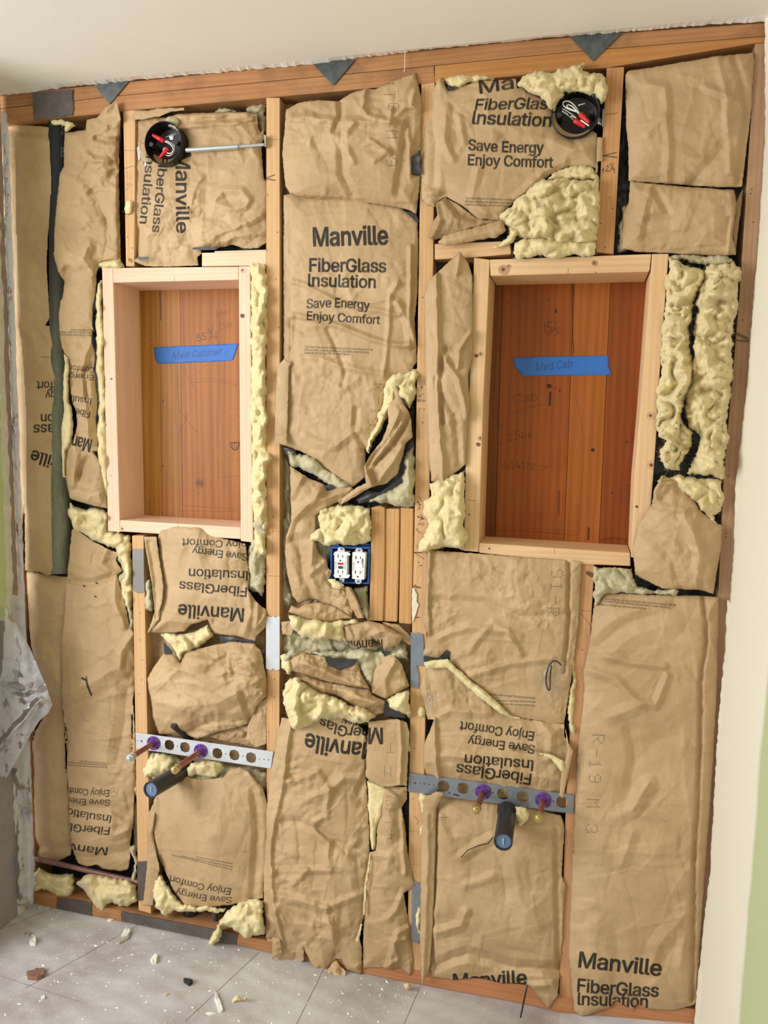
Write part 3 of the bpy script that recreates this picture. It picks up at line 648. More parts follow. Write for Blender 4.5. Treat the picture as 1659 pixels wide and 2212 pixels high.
timber('wall_stud', 'P 2,268 22,268 34,700 46,1100 62,1500 80,1945 64,1945 44,1500 26,1100 12,700', .03, .11, M['dark_stud'], 'dirty brown corner stud at the left end, behind the plastic edge', 'stud', STUDG)
# plates
PL = ((180, 126, 80), (150, 98, 58))
def wP1(pr):
    nails(pr, 'T3 1000,115', 1)
timber('top_plate', 'P -30,210 0,207 200,185 550,149 850,116 1100,91 1400,67 1672,48 1672,76 1248,110 900,145 550,178 261,206 0,234 -30,237', .001, .137, M['plate'], 'upper board of the doubled top plate along the ceiling', 'beam', 'top plate boards', axis='x')
timber('top_plate', 'P -30,238 0,235 261,207 550,179 900,146 937,142 939,178 915,180 575,211 268,240 202,247 0,267 -30,269', 0, .138, M['plate'], 'lower left board of the top plate, running to the joint right of centre', 'beam', 'top plate boards', axis='x')
timber('top_plate', 'P 939,142 1248,111 1672,77 1672,90 1632,93 1312,146 939,179', 0, .138, wood_mat('honey_plate_fir', (192, 138, 84), (162, 106, 56), 'x'), 'lower right board of the top plate, honey brown, ending at the right corner', 'beam', 'top plate boards', axis='x')
timber('bottom_plate', 'P 66,1928 123,1937 261,1969 512,2018 600,2037 603,2062 587,2059 512,2041 261,1990 123,1963 66,1951', -.001, .139, M['plate'], 'left half of the bottom plate on the dusty floor', 'beam', 'bottom plate boards', axis='x')
timber('bottom_plate', 'P 601,2037 850,2088 1138,2129 1211,2150 1480,2177 1502,2182 1502,2212 1211,2187 1133,2169 850,2116 603,2063', -.001, .139, wood_mat('reddish_plate_fir', (190, 132, 92), (160, 104, 66), 'x'), 'right half of the bottom plate, reddish, below the torn sheets', 'beam', 'bottom plate boards', axis='x')

# ---- cabinet frames
def frame_writing_back(pr, which):
    if which == 'L':
        Z = lambda s, w=1.1, v=.55: pr.line(O('T4 '+s), w, v)
        H = lambda t, a, b, c, **k: pr.text(t, O('T4 '+a)[0], O('T4 '+b)[0], c, bold=.004, **k)
        H('55', '1178,660', '1232,645', 15, shear=.15, val=.75); H('3', '1240,610', '1262,605', 9, val=.75); Z('1250,648 1272,560', 1.1, .75); Z('1268,610 1264,632 1298,628', 1.1, .75); Z('1290,595 1290,645', 1.1, .75)
        H('Med', '1290,510', '1375,490', 12, shear=.2, val=.35); H('Cab', '1310,590', '1385,572', 14, shear=.2, val=.38)
        Z('955,355 962,480 958,530', 2.6, .75); Z('1075,790 1180,960', .8, .4); Z('1240,790 1075,930', .8, .4); Z('1070,1065 1180,1205', .9, .6); Z('1140,1065 1065,1210', .9, .5); Z('1145,900 1300,895 1425,920', .9, .45); Z('1150,880 1300,880 1425,905', .8, .35)
        Z('1070,1635 1425,1660', 1, .4); Z('1070,1668 1420,1672', 1, .45); Z('1310,1380 1305,1470 1425,1460', .8, .4); Z('870,1610 930,1615', .8, .4); Z('870,1620 925,1628', .8, .4)
        for (x, y, r) in ((973, 1010, 2.8), (1005, 1340, 2.2), (973, 1400, 3), (862, 670, 2)): p = O('T4 %d,%d' % (x, y))[0]; pr.line([p, p+[0, 1]], r, .8)
        for k, (w_, v_) in enumerate(((9, .55), (5, .8))): Z('1185,1500 1200,1505', w_+4, v_*.6)
        th = np.linspace(0, 6.3, 16)
        for rr, vv in ((11, .55), (22, .18), (34, .15)):
            for (cx, cy) in ((1192, 1503), ): c0 = O('T4 %d,%d' % (cx, cy))[0]; pr.line(np.stack([c0[0]+np.cos(th)*rr*.7, c0[1]+np.sin(th)*rr], 1), 1.4, vv)
        th = np.linspace(0, 3.14, 10); c0 = O('T4 1403,1262')[0]
        pr.line(np.stack([c0[0]+np.cos(th)*9.5, c0[1]+np.sin(th)*16], 1), 2.4, .8); Z('1378,1262 1428,1260', 2, .8)
        for x in (1390, 1402, 1414): Z('%d,1265 %d,1300' % (x, x), 1.6, .6)
        for rr in (20, 30, 42, 56):
            th = np.linspace(1.2, 5.2, 14); pr.line(np.stack([c0[0]-2+np.cos(th)*rr*.62, c0[1]-18+np.sin(th)*rr], 1), .9, .22)
    else:
        Z = lambda s, w=1.1, v=.7, t='V1': pr.line(O(t+' '+s), w, v)
        Z('612,615 615,685', 1.3); Z('665,605 635,605 632,640 655,645 665,665 630,690', 1.3); Z('682,585 684,608', 1.2); Z('712,595 660,690', 1.2); Z('722,650 695,652 690,672 712,675 715,690 685,702', 1.3)
        H = lambda t, a, b, c, tile='V1', **k: pr.text(t, O(tile+' '+a)[0], O(tile+' '+b)[0], c, bold=.0, **k)
        H('Cab', '375,1210', '555,1195', 18, shear=.1, val=.42); Z('380,120 440,85 600,45', 1.1, .5, 'V2'); Z('390,1030 410,975', 1, .6)
        H('25', '335,330', '425,300', 17, 'V2', shear=.3, val=.5); H('1/4', '430,300', '512,290', 15, 'V2', shear=.1, val=.5); Z('290,200 280,350', 1, .5, 'V2'); Z('255,250 293,195 320,245', 1, .5, 'V2'); Z('262,320 283,355 320,310', 1, .5, 'V2')
        H('14', '355,530', '430,525', 18, 'V2', val=.5); H('1/2', '435,530', '530,535', 15, 'V2', val=.5); Z('350,505 285,508 350,530', 1, .5, 'V2'); Z('285,508 320,480', 1, .5, 'V2'); Z('545,505 630,510', 1, .5, 'V2'); Z('590,535 635,512 570,545', 1, .5, 'V2')
        Z('813,320 825,860', 1.4, .75); Z('845,1010 880,250', .1, 0); Z('815,320 822,400', 5, .45); Z('822,740 828,830', 2.6, .6); Z('290,330 262,1240', 1, .4); Z('258,0 238,980', 1, .4, 'V2'); Z('845,0 905,300 880,760 865,1010', 1, .45, 'V2')
        Z('560,720 645,780 655,850', .7, .35); Z('570,430 572,850', .6, .25); Z('412,0 425,520', .7, .25, 'V2')
        Z('640,1085 648,1086', 8, .85); Z('690,1100 692,1101', 2.5, .8); Z('722,1110 724,1130', 2, .8); Z('652,1135 648,1225', 4.5, .8); Z('692,520 694,530', 5, .8); Z('640,440 642,442', 2.5, .7); Z('335,455 337,457', 2.5, .7); Z('720,440 722,442', 2, .6); Z('1200,432 1202,434', 2, .7); Z('1280,428 1282,430', 2, .7)
        Z('968,385 972,388', 6, .9, 'V2'); Z('1220,325 1224,328', 3.4, .8, 'V2'); Z('1115,705 1118,708', 3, .8, 'V2'); Z('718,690 714,870', 3.2, .5, 'V2'); Z('940,970 936,1055', 3.6, .75, 'V2'); Z('200,990 400,985 700,1010 860,1025', 1.1, .5, 'V2'); Z('380,970 560,975 860,1000', .9, .3, 'V2'); Z('1030,1060 1120,1045 1250,1058', 1.8, .5, 'V2'); Z('710,985 712,1025', 1.2, .5, 'V2')
        th = np.linspace(0, 6.3, 22)
        for (cx, cy, R0) in ((705, 480, 17), (1230, 710, 19), (1300, 300, 12)):
            c0 = O('V2 %d,%d' % (cx, cy))[0]
            for rr, vv in ((.25, .4), (.5, .25), (.75, .25), (1, .35), (1.35, .2), (1.8, .15)):
                w = 1+.06*np.sin(th*3+rr*9); pr.line(np.stack([c0[0]+np.cos(th)*R0*rr*w, c0[1]+np.sin(th)*R0*rr*w], 1), 1.1, vv)
def cabinet(loc_px, label, parts, back, tag_):
    b = unp(O(loc_px), 0)[0]; r = empty('cabinet_frame', b, label, 'frame', 'framed recesses for wall cabinets')
    for (nm, ol, mat, dep, lab) in parts:
        Qf = O(ol); prf = Print(Qf, -.004)
        for kn, kr, kv in (KNL if tag_ == 'L' else KNR):
            for q_ in O(kn): prf.line([q_, q_+[kr*.35, kr*.1]], kr*1.3, kv); prf.line([q_, q_+[.4, 0]], kr*.5, .9)
        for cl in (['T4 1042,272 1043,295', 'T4 1065,1752 1066,1772'] if tag_ == 'L' else ['V1 788,205 784,240 795,262', 'V2 682,1120 684,1158', 'V2 30,760 100,768']): prf.line(O(cl), 1, .75)
        wc = ((238, 206, 180), (222, 180, 150)) if tag_ == 'L' else ((228, 192, 148), (202, 158, 112)); ax_ = 'x' if nm in ('top_board', 'bottom_board') else 'z'
        o = slab(nm, Qf, -.004, dep, wood_mat('knotty_'+nm, wc[0], wc[1], ax_, prf.image('knots'), contrast=.9, inkc=(92, 48, 34)), r, .0025, prf)
        if lab: o['label'] = lab
    return r
KNL = [('T4 1445,503', 6, .9), ('T4 665,880', 3, .9), ('T4 728,1775', 4.5, .6), ('T4 1448,232', 8, .25), ('T4 660,1458', 1.6, .8), ('T4 690,1740', 1.2, .8)]
KNR = [('V1 300,215', 13, .45), ('V1 340,190', 6, .35), ('V1 980,165', 7, .55), ('V1 98,858', 5, .85), ('V1 130,845', 7, .3), ('V2 112,345', 5.5, .85), ('V2 128,300', 8, .3), ('V2 45,870', 3, .6), ('V2 1296,810', 3.6, .9), ('V2 195,1122', 2.6, .9), ('V1 990,238', 2, .8), ('V2 1405,500', 12, .18), ('V2 1400,130', 10, .22)]
pv = wood_mat('pink_pine_upright', (238, 206, 180), (222, 180, 150), 'z'); ph = wood_mat('pink_pine_level', (240, 208, 182), (226, 184, 154), 'x')
cL = cabinet('T4 1000,1850', 'pale new pine box frame in the left bay around an orange-brown board', [
    ('side_board', 'T4 608,213 674,217 716,1797 644,1790', pv, .139, None), ('side_board', 'T4 1425,208 1492,205 1510,1858 1437,1850', pv, .139, None),
    ('top_board', 'T4 674,217 1424,210 1424,288 676,306', ph, .139, None), ('bottom_board', 'T4 716,1724 1437,1768 1437,1838 716,1792', ph, .139, None)], None, 'L')
cR = cabinet('V2 600,1200', 'larger pale pine box frame in the right bay around a dark red-brown board', [
    ('side_board', 'V1 82,125 200,140 168,860 V2 152,0 115,1150 5,1140 30,0 V1 48,1100', M['honey'], .139, None),
    ('side_board', 'V1 1412,97 1537,96 1462,1100 V2 1447,240 1405,800 1345,1200 1255,1190 1280,600 1325,90 V1 1360,800', M['honey'], .139, None),
    ('top_board', 'V1 200,140 1408,98 1395,220 1385,232 205,262', M['honey_x'], .139, None), ('bottom_board', 'V2 118,1082 1250,1155 1252,1255 880,1240 119,1155', M['honey_x'], .139, None)], None, 'R')
# back panels with pencilled notes (boards you can tell apart by their seams)
def back_panels(r, outline, seams, which, woods, ax):
    Q = O(outline); yb = .128; pr = Print(Q, yb); frame_writing_back(pr, which); im = pr.image('panel_notes')
    w = unp(Q, yb); z0, z1 = w[:, 2].min(), w[:, 2].max(); xs_ = [w[:, 0].min()]+[unp(O(s), yb)[0][0] for s in seams]+[w[:, 0].max()]
    for i in range(len(xs_)-1):
        a, b_ = xs_[i]+.0006, xs_[i+1]-.0006
        bm = bmesh.new(); par = np.array(r.location); f = [bm.verts.new(np.array(p)-par) for p in ((a, yb, z0), (b_, yb, z0), (b_, yb, z1), (a, yb, z1))]; g2 = [bm.verts.new(v.co+Vector((0, .010, 0))) for v in f]
        bm.faces.new(f); bm.faces.new(g2[::-1])
        for k in range(4): bm.faces.new((f[k], g2[k], g2[(k+1) % 4], f[(k+1) % 4]))
        bmesh.ops.recalc_face_normals(bm, faces=bm.faces); ul = bm.loops.layers.uv.new('UVMap')
        for fc in bm.faces:
            for lp in fc.loops: lp[ul].uv = pr.uv((np.array(lp.vert.co)+par)[None])[0] if fc.normal.y < -.5 else (-1, -1)
        me = bpy.data.meshes.new('back_panel'); bm.to_mesh(me); bm.free(); m = wood_mat('back_board', woods[i % len(woods)][0], woods[i % len(woods)][1], 'z', im, rough=.42, inkc=(30, 18, 12), scale=.6, contrast=1.35); me.materials.append(m)
        link(bpy.data.objects.new('back_panel', me), r)
back_panels(cL, 'P 268,600 540,600 540,1145 268,1145', ['T4 955,800', 'T4 1080,800'], 'L', [((190, 136, 66), (142, 92, 38)), ((184, 126, 62), (144, 92, 42)), ((168, 108, 54), (126, 76, 34))], 0)
back_panels(cR, 'P 1040,590 1420,590 1420,1185 1040,1185', ['V1 290,600', 'V1 820,600', 'V1 1090,600'], 'R', [((128, 72, 20), (98, 50, 12)), ((156, 84, 28), (126, 62, 18)), ((166, 96, 38), (136, 74, 26)), ((142, 74, 28), (116, 56, 20))], 0)
# blue tapes
def tape(outline, txt, writing, label):
    Q = O(outline); pr = Print(Q, .1275); writing(pr); m = flat_mat('blue_painters_tape', (38, 104, 190), .55, bump=.25, bscale=150, img=pr.image('tape_note'), inkc=(22, 46, 84), var=.06)
    Qr = rough(Q, .6, 3, 6); r = patch('tape_strip', Qr, .1268, m, None, step=3, cr=.25, big=40, seed=5, tear=0, pr=pr, thick=.0003)[0]; r.name = 'painters_tape'; b = Vector(unp(Q, .127).mean(0)); r.data.transform(Matrix.Translation(-b)); r.location = b
    props(r, label, 'tape', 'blue tape labels')
tape('T4 918,692 1424,670 1395,760 1380,772 942,790 925,760', '', lambda pr: pr.text('Med Cabinet', O('T4 1030,762')[0], O('T4 1320,738')[0], 15, shear=.25, bold=0, val=.8), 'blue tape strip reading Med Cabinet on the left recess board')
tape('V1 376,872 1088,857 1085,930 1112,1000 440,1010 435,985 395,955 380,920', '', lambda pr: pr.text('Med Cab', O('V1 545,975')[0], O('V1 815,945')[0], 17, shear=.2, bold=0, val=.8), 'blue tape strip reading Med Cab on the right recess board')
# blocks
timber('wood_block', 'U2 810,1690 1530,1672 1530,1830 808,1842', -.001, .12, M['pale_x'], 'pale pine block above the right end of the left cabinet frame', 'block', axis='x')
timber('wood_shim', 'U2 950,1672 1530,1656 1530,1670 955,1690', -.004, .10, M['pale_x'], 'thin pale shim on top of the pine block above the left cabinet frame', 'shim', axis='x', bev=.0005)
timber('wood_block', 'T3 85,1042 440,1028 446,1090 270,1106 85,1116', .002, .12, M['honey_x'], 'split pine block at the upper left of the right cabinet frame, under torn paper', 'block', axis='x')
BG = 'three upright blocks beside the outlet box'
timber('wood_block', 'T8 1000,320 1060,308 1098,320 1098,700 1085,1138 985,1130 997,620', -.004, .085, wood_mat('block_fir', (206, 162, 110), (176, 124, 74), 'z', wp_ := None), 'left of three upright blocks, against the blue outlet box', 'block', BG, bev=.004)
timber('wood_block', 'T8 1102,328 1205,328 1200,700 1188,1142 1088,1136 1098,620', .002, .08, wood_mat('block_fir', (208, 164, 112), (178, 126, 76), 'z'), 'middle one of three upright blocks beside the outlet box', 'block', BG, bev=.004)
timber('wood_block', 'T8 1210,318 1304,326 1300,700 1290,1158 1198,1150 1207,620', .004, .08, wood_mat('block_fir', (212, 166, 112), (182, 128, 78), 'z'), 'right one of three upright blocks, touching the marked stud', 'block', BG, bev=.004)
# ---- metal plates
M['galv'] = flat_mat('galvanised_steel', (150, 158, 168), .38, metal=.75, bump=.2, bscale=60, var=.12)
M['bright'] = flat_mat('bright_galvanised_steel', (214, 218, 224), .35, metal=.35, bump=.15, bscale=60, var=.05)
M['oldmetal'] = flat_mat('weathered_steel_plate', (96, 88, 84), .55, metal=.3, bump=.5, bscale=120, var=.22)
M['gusset'] = flat_mat('spangled_steel', (92, 98, 98), .45, metal=.5, bump=.3, bscale=45, var=.35)
def plate(outline, y0, th, mat, label, name='nail_plate', cat='metal plate', group=None, seed=1, tear=0.0):
    Q = O(outline); Q = rough(Q, tear, seed, 4) if tear else Q
    o = slab(name, Q, y0, th, mat, None, .0004); b = Vector(base(Q, y0)); o.data.transform(Matrix.Translation(-b)); o.location = b; return props(o, label, cat, group)
PG = 'protection plates on the studs'
plate('T8 248,1098 290,1108 300,1098 318,1110 345,1100 345,1480 318,1488 300,1475 285,1485 247,1475', -.0035, .002, M['bright'], 'bright silver protection plate on the stud left of the centre bay', group=PG)
plate('T8 1285,1215 1320,1222 1330,1215 1345,1225 1372,1225 1388,1460 1330,1450 1345,1530 1340,1620 1310,1612 1282,1600', -.0035, .002, M['galv'], 'dull grey protection plate at mid height of the marked stud', group=PG)
plate('T12 82,620 120,632 125,860 108,900 80,890', -.0035, .002, M['galv'], 'dull grey protection plate low on the marked stud', group=PG)
plate('T7 790,238 858,240 862,495 820,500 795,485', -.0035, .002, flat_mat('grey_plate', (128, 124, 118), .5, metal=.4, bump=.2, var=.06), 'grey plate below the left corner of the left cabinet frame', group=PG)
plate('T10 793,968 855,965 850,1080 835,1190 795,1190', -.0035, .002, M['oldmetal'], 'dark dented plate at the foot of the stud under the left cabinet', group=PG, seed=3, tear=.8)
plate('T1 193,138 435,118 432,165 438,240 432,272 200,298', -.004, .003, M['oldmetal'], 'square dark nail plate on the top plate near the left corner', group=PG, seed=4, tear=1.0)
GG = 'triangular gusset tips under the ceiling'
plate('T1 560,92 770,68 655,206', -.004, .003, M['gusset'], 'left triangular grey gusset pointing down from the ceiling', 'gusset_plate', group=GG)
plate('T2 375,262 655,236 520,400 505,400', -.004, .003, M['gusset'], 'middle triangular grey gusset pointing down from the ceiling', 'gusset_plate', group=GG)
plate('T3 722,62 970,45 835,178', -.004, .003, M['gusset'], 'right triangular grey gusset pointing down from the ceiling', 'gusset_plate', group=GG)
SG = 'dark steel patches on the bottom plate'
plate('T10 330,1172 530,1205 528,1280 325,1235', -.004, .003, M['oldmetal'], 'dark patch at the left end of the bottom plate', 'plate_patch', group=SG, tear=.8, seed=6)
plate('T10 700,1255 1370,1385 1362,1447 698,1308', -.004, .003, M['oldmetal'], 'long dark patch on the bottom plate under the strapped drain', 'plate_patch', group=SG, tear=.8, seed=7)

# ================================================================ insulation batts
PARA = ['The Vapor Barrier on this product will burn and should not be', 'left exposed. Special care should be taken when Working', 'close to the facing with an open flame.']
def batt(loc_px, label, group=None, y0=0.0, cat='insulation', name='insulation_batt'):
    b = unp(O(loc_px), y0)[0]; return empty(name, b, label, cat, group)
_pm = {}
def sheet(par, outline, y0, seed, name='paper_facing', writing=None, **kw):
    Q = O(outline); pr = None; mat = kw.pop('mat', M['paper'])
    if writing is not None:
        pr = Print(Q, y0-.01); writing(pr); mat = paper_mat('printed_kraft_paper', pr.image('facing_print'))
    kw.setdefault('cr', 5.0); kw.setdefault('big', 62); kw.setdefault('bulge', 8)
    r = patch(name, Q, y0, mat, par, seed=seed, pr=pr, **kw)
    return r[0] if r else None
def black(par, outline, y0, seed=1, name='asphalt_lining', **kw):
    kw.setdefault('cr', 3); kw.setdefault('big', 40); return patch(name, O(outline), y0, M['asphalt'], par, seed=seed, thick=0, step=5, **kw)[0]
def fit(pr, t, tile, a, b, cap, **k): pr.text(t, O(tile+' '+a)[0], O(tile+' '+b)[0], cap/TILES[tile][2], **k)
def para(pr, tile, lines, cap, n=3, **k):
    """lines: list of (start, end of full first line length) strings; text squeezed by its own length"""
    L0 = len(PARA[0])
    for (a, b), t in zip(lines, PARA[:n]):
        A = O(tile+' '+a)[0]; B = O(tile+' '+b)[0]; E_ = A+(B-A)*(len(t)/L0); pr.text(t, A, E_, cap/TILES[tile][2], bold=.05, val=.95, **k)

# ---------------- bay 0 (left)
b0 = batt('P 150,1900', 'leftmost batt, torn lengthwise and bulging behind the plastic sheet', 'kraft-faced batts')
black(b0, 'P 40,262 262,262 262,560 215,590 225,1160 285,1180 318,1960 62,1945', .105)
def w0a(pr):
    fit(pr, 'Manville', 'T4', '545,1405', '195,1305', 74); fit(pr, 'FiberGlass', 'T4', '600,1175', '202,1155', 62, curve=4); fit(pr, 'Insulation', 'T4', '560,1092', '245,1092', 55)
    fit(pr, 'Save Energy', 'T4', '590,955', '272,955', 46); fit(pr, 'Enjoy Comfort', 'T4', '620,900', '220,896', 48)
    para(pr, 'T4', [('700,752', '248,747'), ('680,742', '278,735')], 9, 2)
sheet(b0, 'T4 -20,-430 T1 10,322 100,328 310,343 325,400 330,560 335,760 300,900 285,1000 278,1200 T4 278,200 292,440 300,510 280,545 270,560 300,565 322,600 325,700 345,850 355,1000 347,1150 345,1290 325,1450 318,1600 338,1800 T7 345,392 330,378 300,395 280,398 240,376 180,375 150,368 148,0 T4 112,1936 120,1500 105,1000 70,700 45,300 28,0', .022, 11,
      writing=w0a, cr=2.2, big=90, bulge=14, bw=25, asp=1.8, step=3.4, steps=[('T4 95,-400 98,0 105,520 140,800 158,1100 160,1500 150,1936', 20, -7)], creases=[('T4 235,572 280,620 330,700', 12, 3), ('T1 10,345 110,370 320,392', 14, -6), ('T4 105,560 200,640 215,760', 16, 3)])
sheet(b0, 'T7 148,372 240,380 345,398 400,402 470,410 460,640 430,800 425,1020 372,1110 385,1300 402,1450 395,1600 T10 372,150 395,300 385,420 400,600 405,760 415,870 410,930 330,965 240,948 190,940 222,890 182,870 165,600 172,300 225,60 T7 175,1480 210,1330 300,1170 240,1000 185,820 165,600', .040, 12, cr=3.6, big=80, bulge=26, bw=45, asp=1.5,
      creases=[('T7 175,760 250,900 350,1040 366,1110', 30, 7), ('T10 170,300 230,260 290,120', 20, 3), ('T10 215,870 300,890 410,880', 16, -5)])
def w0d(pr):
    fit(pr, 'Manville', 'T10', '624,885', '290,820', 45, curve=-6); fit(pr, 'FiberGlass', 'T10', '636,768', '300,720', 44, curve=-4); fit(pr, 'Insulation', 'T10', '645,700', '355,645', 44, curve=-3)
    fit(pr, 'Save Energy', 'T10', '636,608', '330,585', 36, curve=-3); fit(pr, 'Enjoy Comfort', 'T10', '633,553', '348,524', 38, curve=-3)
    para(pr, 'T10', [('624,420', '350,402'), ('618,408', '372,388'), ('610,396', '376,374')], 8)
    for ch, a, s in (('2', 'T10 655,155', 18), ('M', 'T10 650,285', 18), ('1', 'T10 645,400', 18), ('1', 'T10 652,460', 14), ('-', 'T10 655,505', 14), ('R', 'T10 662,565', 18)): pr.dots(ch, O(a)[0], s, 3.4 if ch not in 'T-1' else 1.6)
    pr.line(O('T7 490,1010 515,1020 525,1060 545,1108'), 5, .95); pr.line(O('T7 525,1055 515,1000'), 3, .9); pr.dots('R', O('T7 663,275')[0], 16, 2.6)
    for s in ('T7 500,458', 'T7 568,520', 'T7 575,440'): p = O(s)[0]; pr.line([p, p+[2, 1]], 4, .9)
sheet(b0, 'T7 430,118 470,130 560,195 640,235 712,265 690,300 732,370 700,395 720,470 750,580 770,680 797,740 802,900 806,1035 785,1250 790,1500 T10 770,60 785,300 778,560 770,750 752,870 752,950 740,1010 700,1022 620,1012 595,1008 560,985 500,995 450,975 428,925 412,870 400,760 398,600 385,420 395,290 368,100 T7 395,1440 368,1110 360,800 378,650 392,500 400,420 412,300', .020, 13,
      writing=w0d, cr=4.8, big=75, bulge=22, bw=35, asp=1.3, step=3.2, creases=[('T7 400,400 440,430 560,440 690,392', 12, -8), ('T7 365,800 390,640 395,420', 10, 5), ('T7 690,395 690,560 740,700', 10, 6), ('T7 800,740 720,860 715,960 770,1030', 14, 7), ('T7 370,1100 480,1060 600,1010 720,930', 30, 9), ('T7 770,1040 740,1300 700,1500', 26, -7), ('T10 420,640 640,650 720,700', 14, -5), ('T10 400,930 560,940 740,900', 18, -6), ('T10 640,700 650,820 760,770', 14, 6), ('T7 640,235 600,330 690,390', 12, 7)])
# torn vertical sheet in front of the vent pipe
def w0b(pr):
    fit(pr, 'Comfort', 'U4', '905,795', '590,762', 70, bold=.02); fit(pr, 'Energy', 'U4', '900,885', '540,860', 66); fit(pr, 'Insulat', 'U4', '870,1165', '560,1120', 80); fit(pr, 'FiberGl', 'U4', '860,1320', '560,1260', 80); fit(pr, 'Manville', 'U4', '880,1660', '430,1560', 150)
    para(pr, 'U4', [('1080,405', '300,390'), ('1060,375', '340,360'), ('1050,345', '380,335')], 22)
sheet(b0, 'U1 440,365 560,352 690,332 705,215 745,205 830,185 925,70 1062,-10 1078,60 1110,210 1096,450 1088,900 1100,1400 1112,1900 1160,1975 1130,1990 1090,1880 880,1905 810,2000 T4 600,190 580,240 570,360 556,430 550,560 565,600 U4 885,350 870,480 905,600 915,700 900,790 920,1000 945,1150 935,1330 920,1400 940,1600 950,1780 960,1800 890,1800 1000,1960 1040,2212 T4 640,1640 640,1655 560,1640 430,1602 415,1590 390,1455 385,1350 U4 560,1790 570,1700 660,1640 700,1480 690,1330 640,1200 615,1040 600,900 612,790 590,690 545,620 515,540 490,380 480,150 500,0 T4 372,400 385,300 345,240 325,160 318,125 U1 315,1800 320,1500 350,1150 385,850 430,770 430,560', .004, 14,
      writing=w0b, cr=6.0, big=48, bulge=12, bw=18, asp=1.6, step=2.8, tear=.6, creases=[('U1 820,430 960,465 1090,455', 10, -8), ('U1 1090,450 1088,900 1100,1400 1110,1860', 8, -6), ('U1 440,770 600,860 700,960', 16, -6), ('U1 740,1020 830,1150 940,1440', 14, -5), ('U1 730,1700 640,1880 760,2010', 18, 10), ('U1 470,2000 430,2130', 12, -9), ('U4 760,800 745,900 800,1300 830,1650', 7, 9), ('U4 870,480 800,640 770,790', 8, 8), ('U4 660,1640 680,1900 640,2200', 12, 9), ('U4 820,1900 720,2100', 12, -8), ('U4 860,1000 850,1400 870,1700', 12, 7), ('U1 700,620 800,700 960,710', 10, 7)], curl=[('U1 925,70 1062,-10 1110,210', 26, 22)])
wool('torn_fiberglass', 'U4 540,620 600,690 610,800 590,960 595,1180 640,1290 655,1500 640,1700 560,1790 565,2110 530,2100 520,1700 515,1500 545,1330 530,1150 535,960 540,860 555,760', .0, b0, 10, 6, 5, seed=4, tear=1)
wool('torn_fiberglass', 'U1 265,240 330,215 420,215 540,250 560,290 500,340 445,365 450,280 300,270', -.012, b0, 10, 8, 6, seed=5)
wool('torn_fiberglass', 'U1 1110,1880 1150,1960 1150,1990 880,1990 870,2130 850,2170 T4 585,300 572,420 570,560 575,700 572,820 585,980 590,1120 575,1220 590,1400 615,1500 640,1600 645,1640 650,1500 640,1200 630,900 622,700 615,500 606,215 U1 860,1975 810,2010 850,1920 900,1900', .012, b0, 18, 10, 9, seed=6, tear=1.5)
wool('torn_fiberglass', 'T7 405,20 420,-40 520,5 620,0 650,20 650,130 720,140 780,160 785,240 790,420 795,520 785,640 745,560 720,440 745,400 700,280 690,230 560,190 440,120', .030, b0, 26, 16, 14, seed=7)
wool('torn_fiberglass', 'T10 175,1140 190,1060 225,1000 275,1030 340,1040 420,1035 432,1110 400,1180 345,1195 290,1150 240,1130 190,1160', .03, b0, 30, 14, 12, seed=8)
wool('torn_fiberglass', 'T10 440,1095 495,1045 600,1050 700,1062 790,1105 800,1190 745,1225 690,1230 650,1200 610,1230 600,1272 565,1250 515,1175', .02, b0, 34, 16, 14, seed=9)
wool('torn_fiberglass', 'T10 745,870 790,880 795,1090 760,1085 745,1080 775,1010', .03, b0, 12, 8, 8, seed=10, grey=True)
wool('torn_fiberglass', 'T7 690,280 790,300 800,760 770,720 745,560 700,400 735,370', .036, b0, 16, 12, 10, seed=15, grey=True)
wool('torn_fiberglass', 'T10 755,700 800,600 800,900 745,930 770,800', .05, b0, 10, 10, 8, seed=16, grey=True)
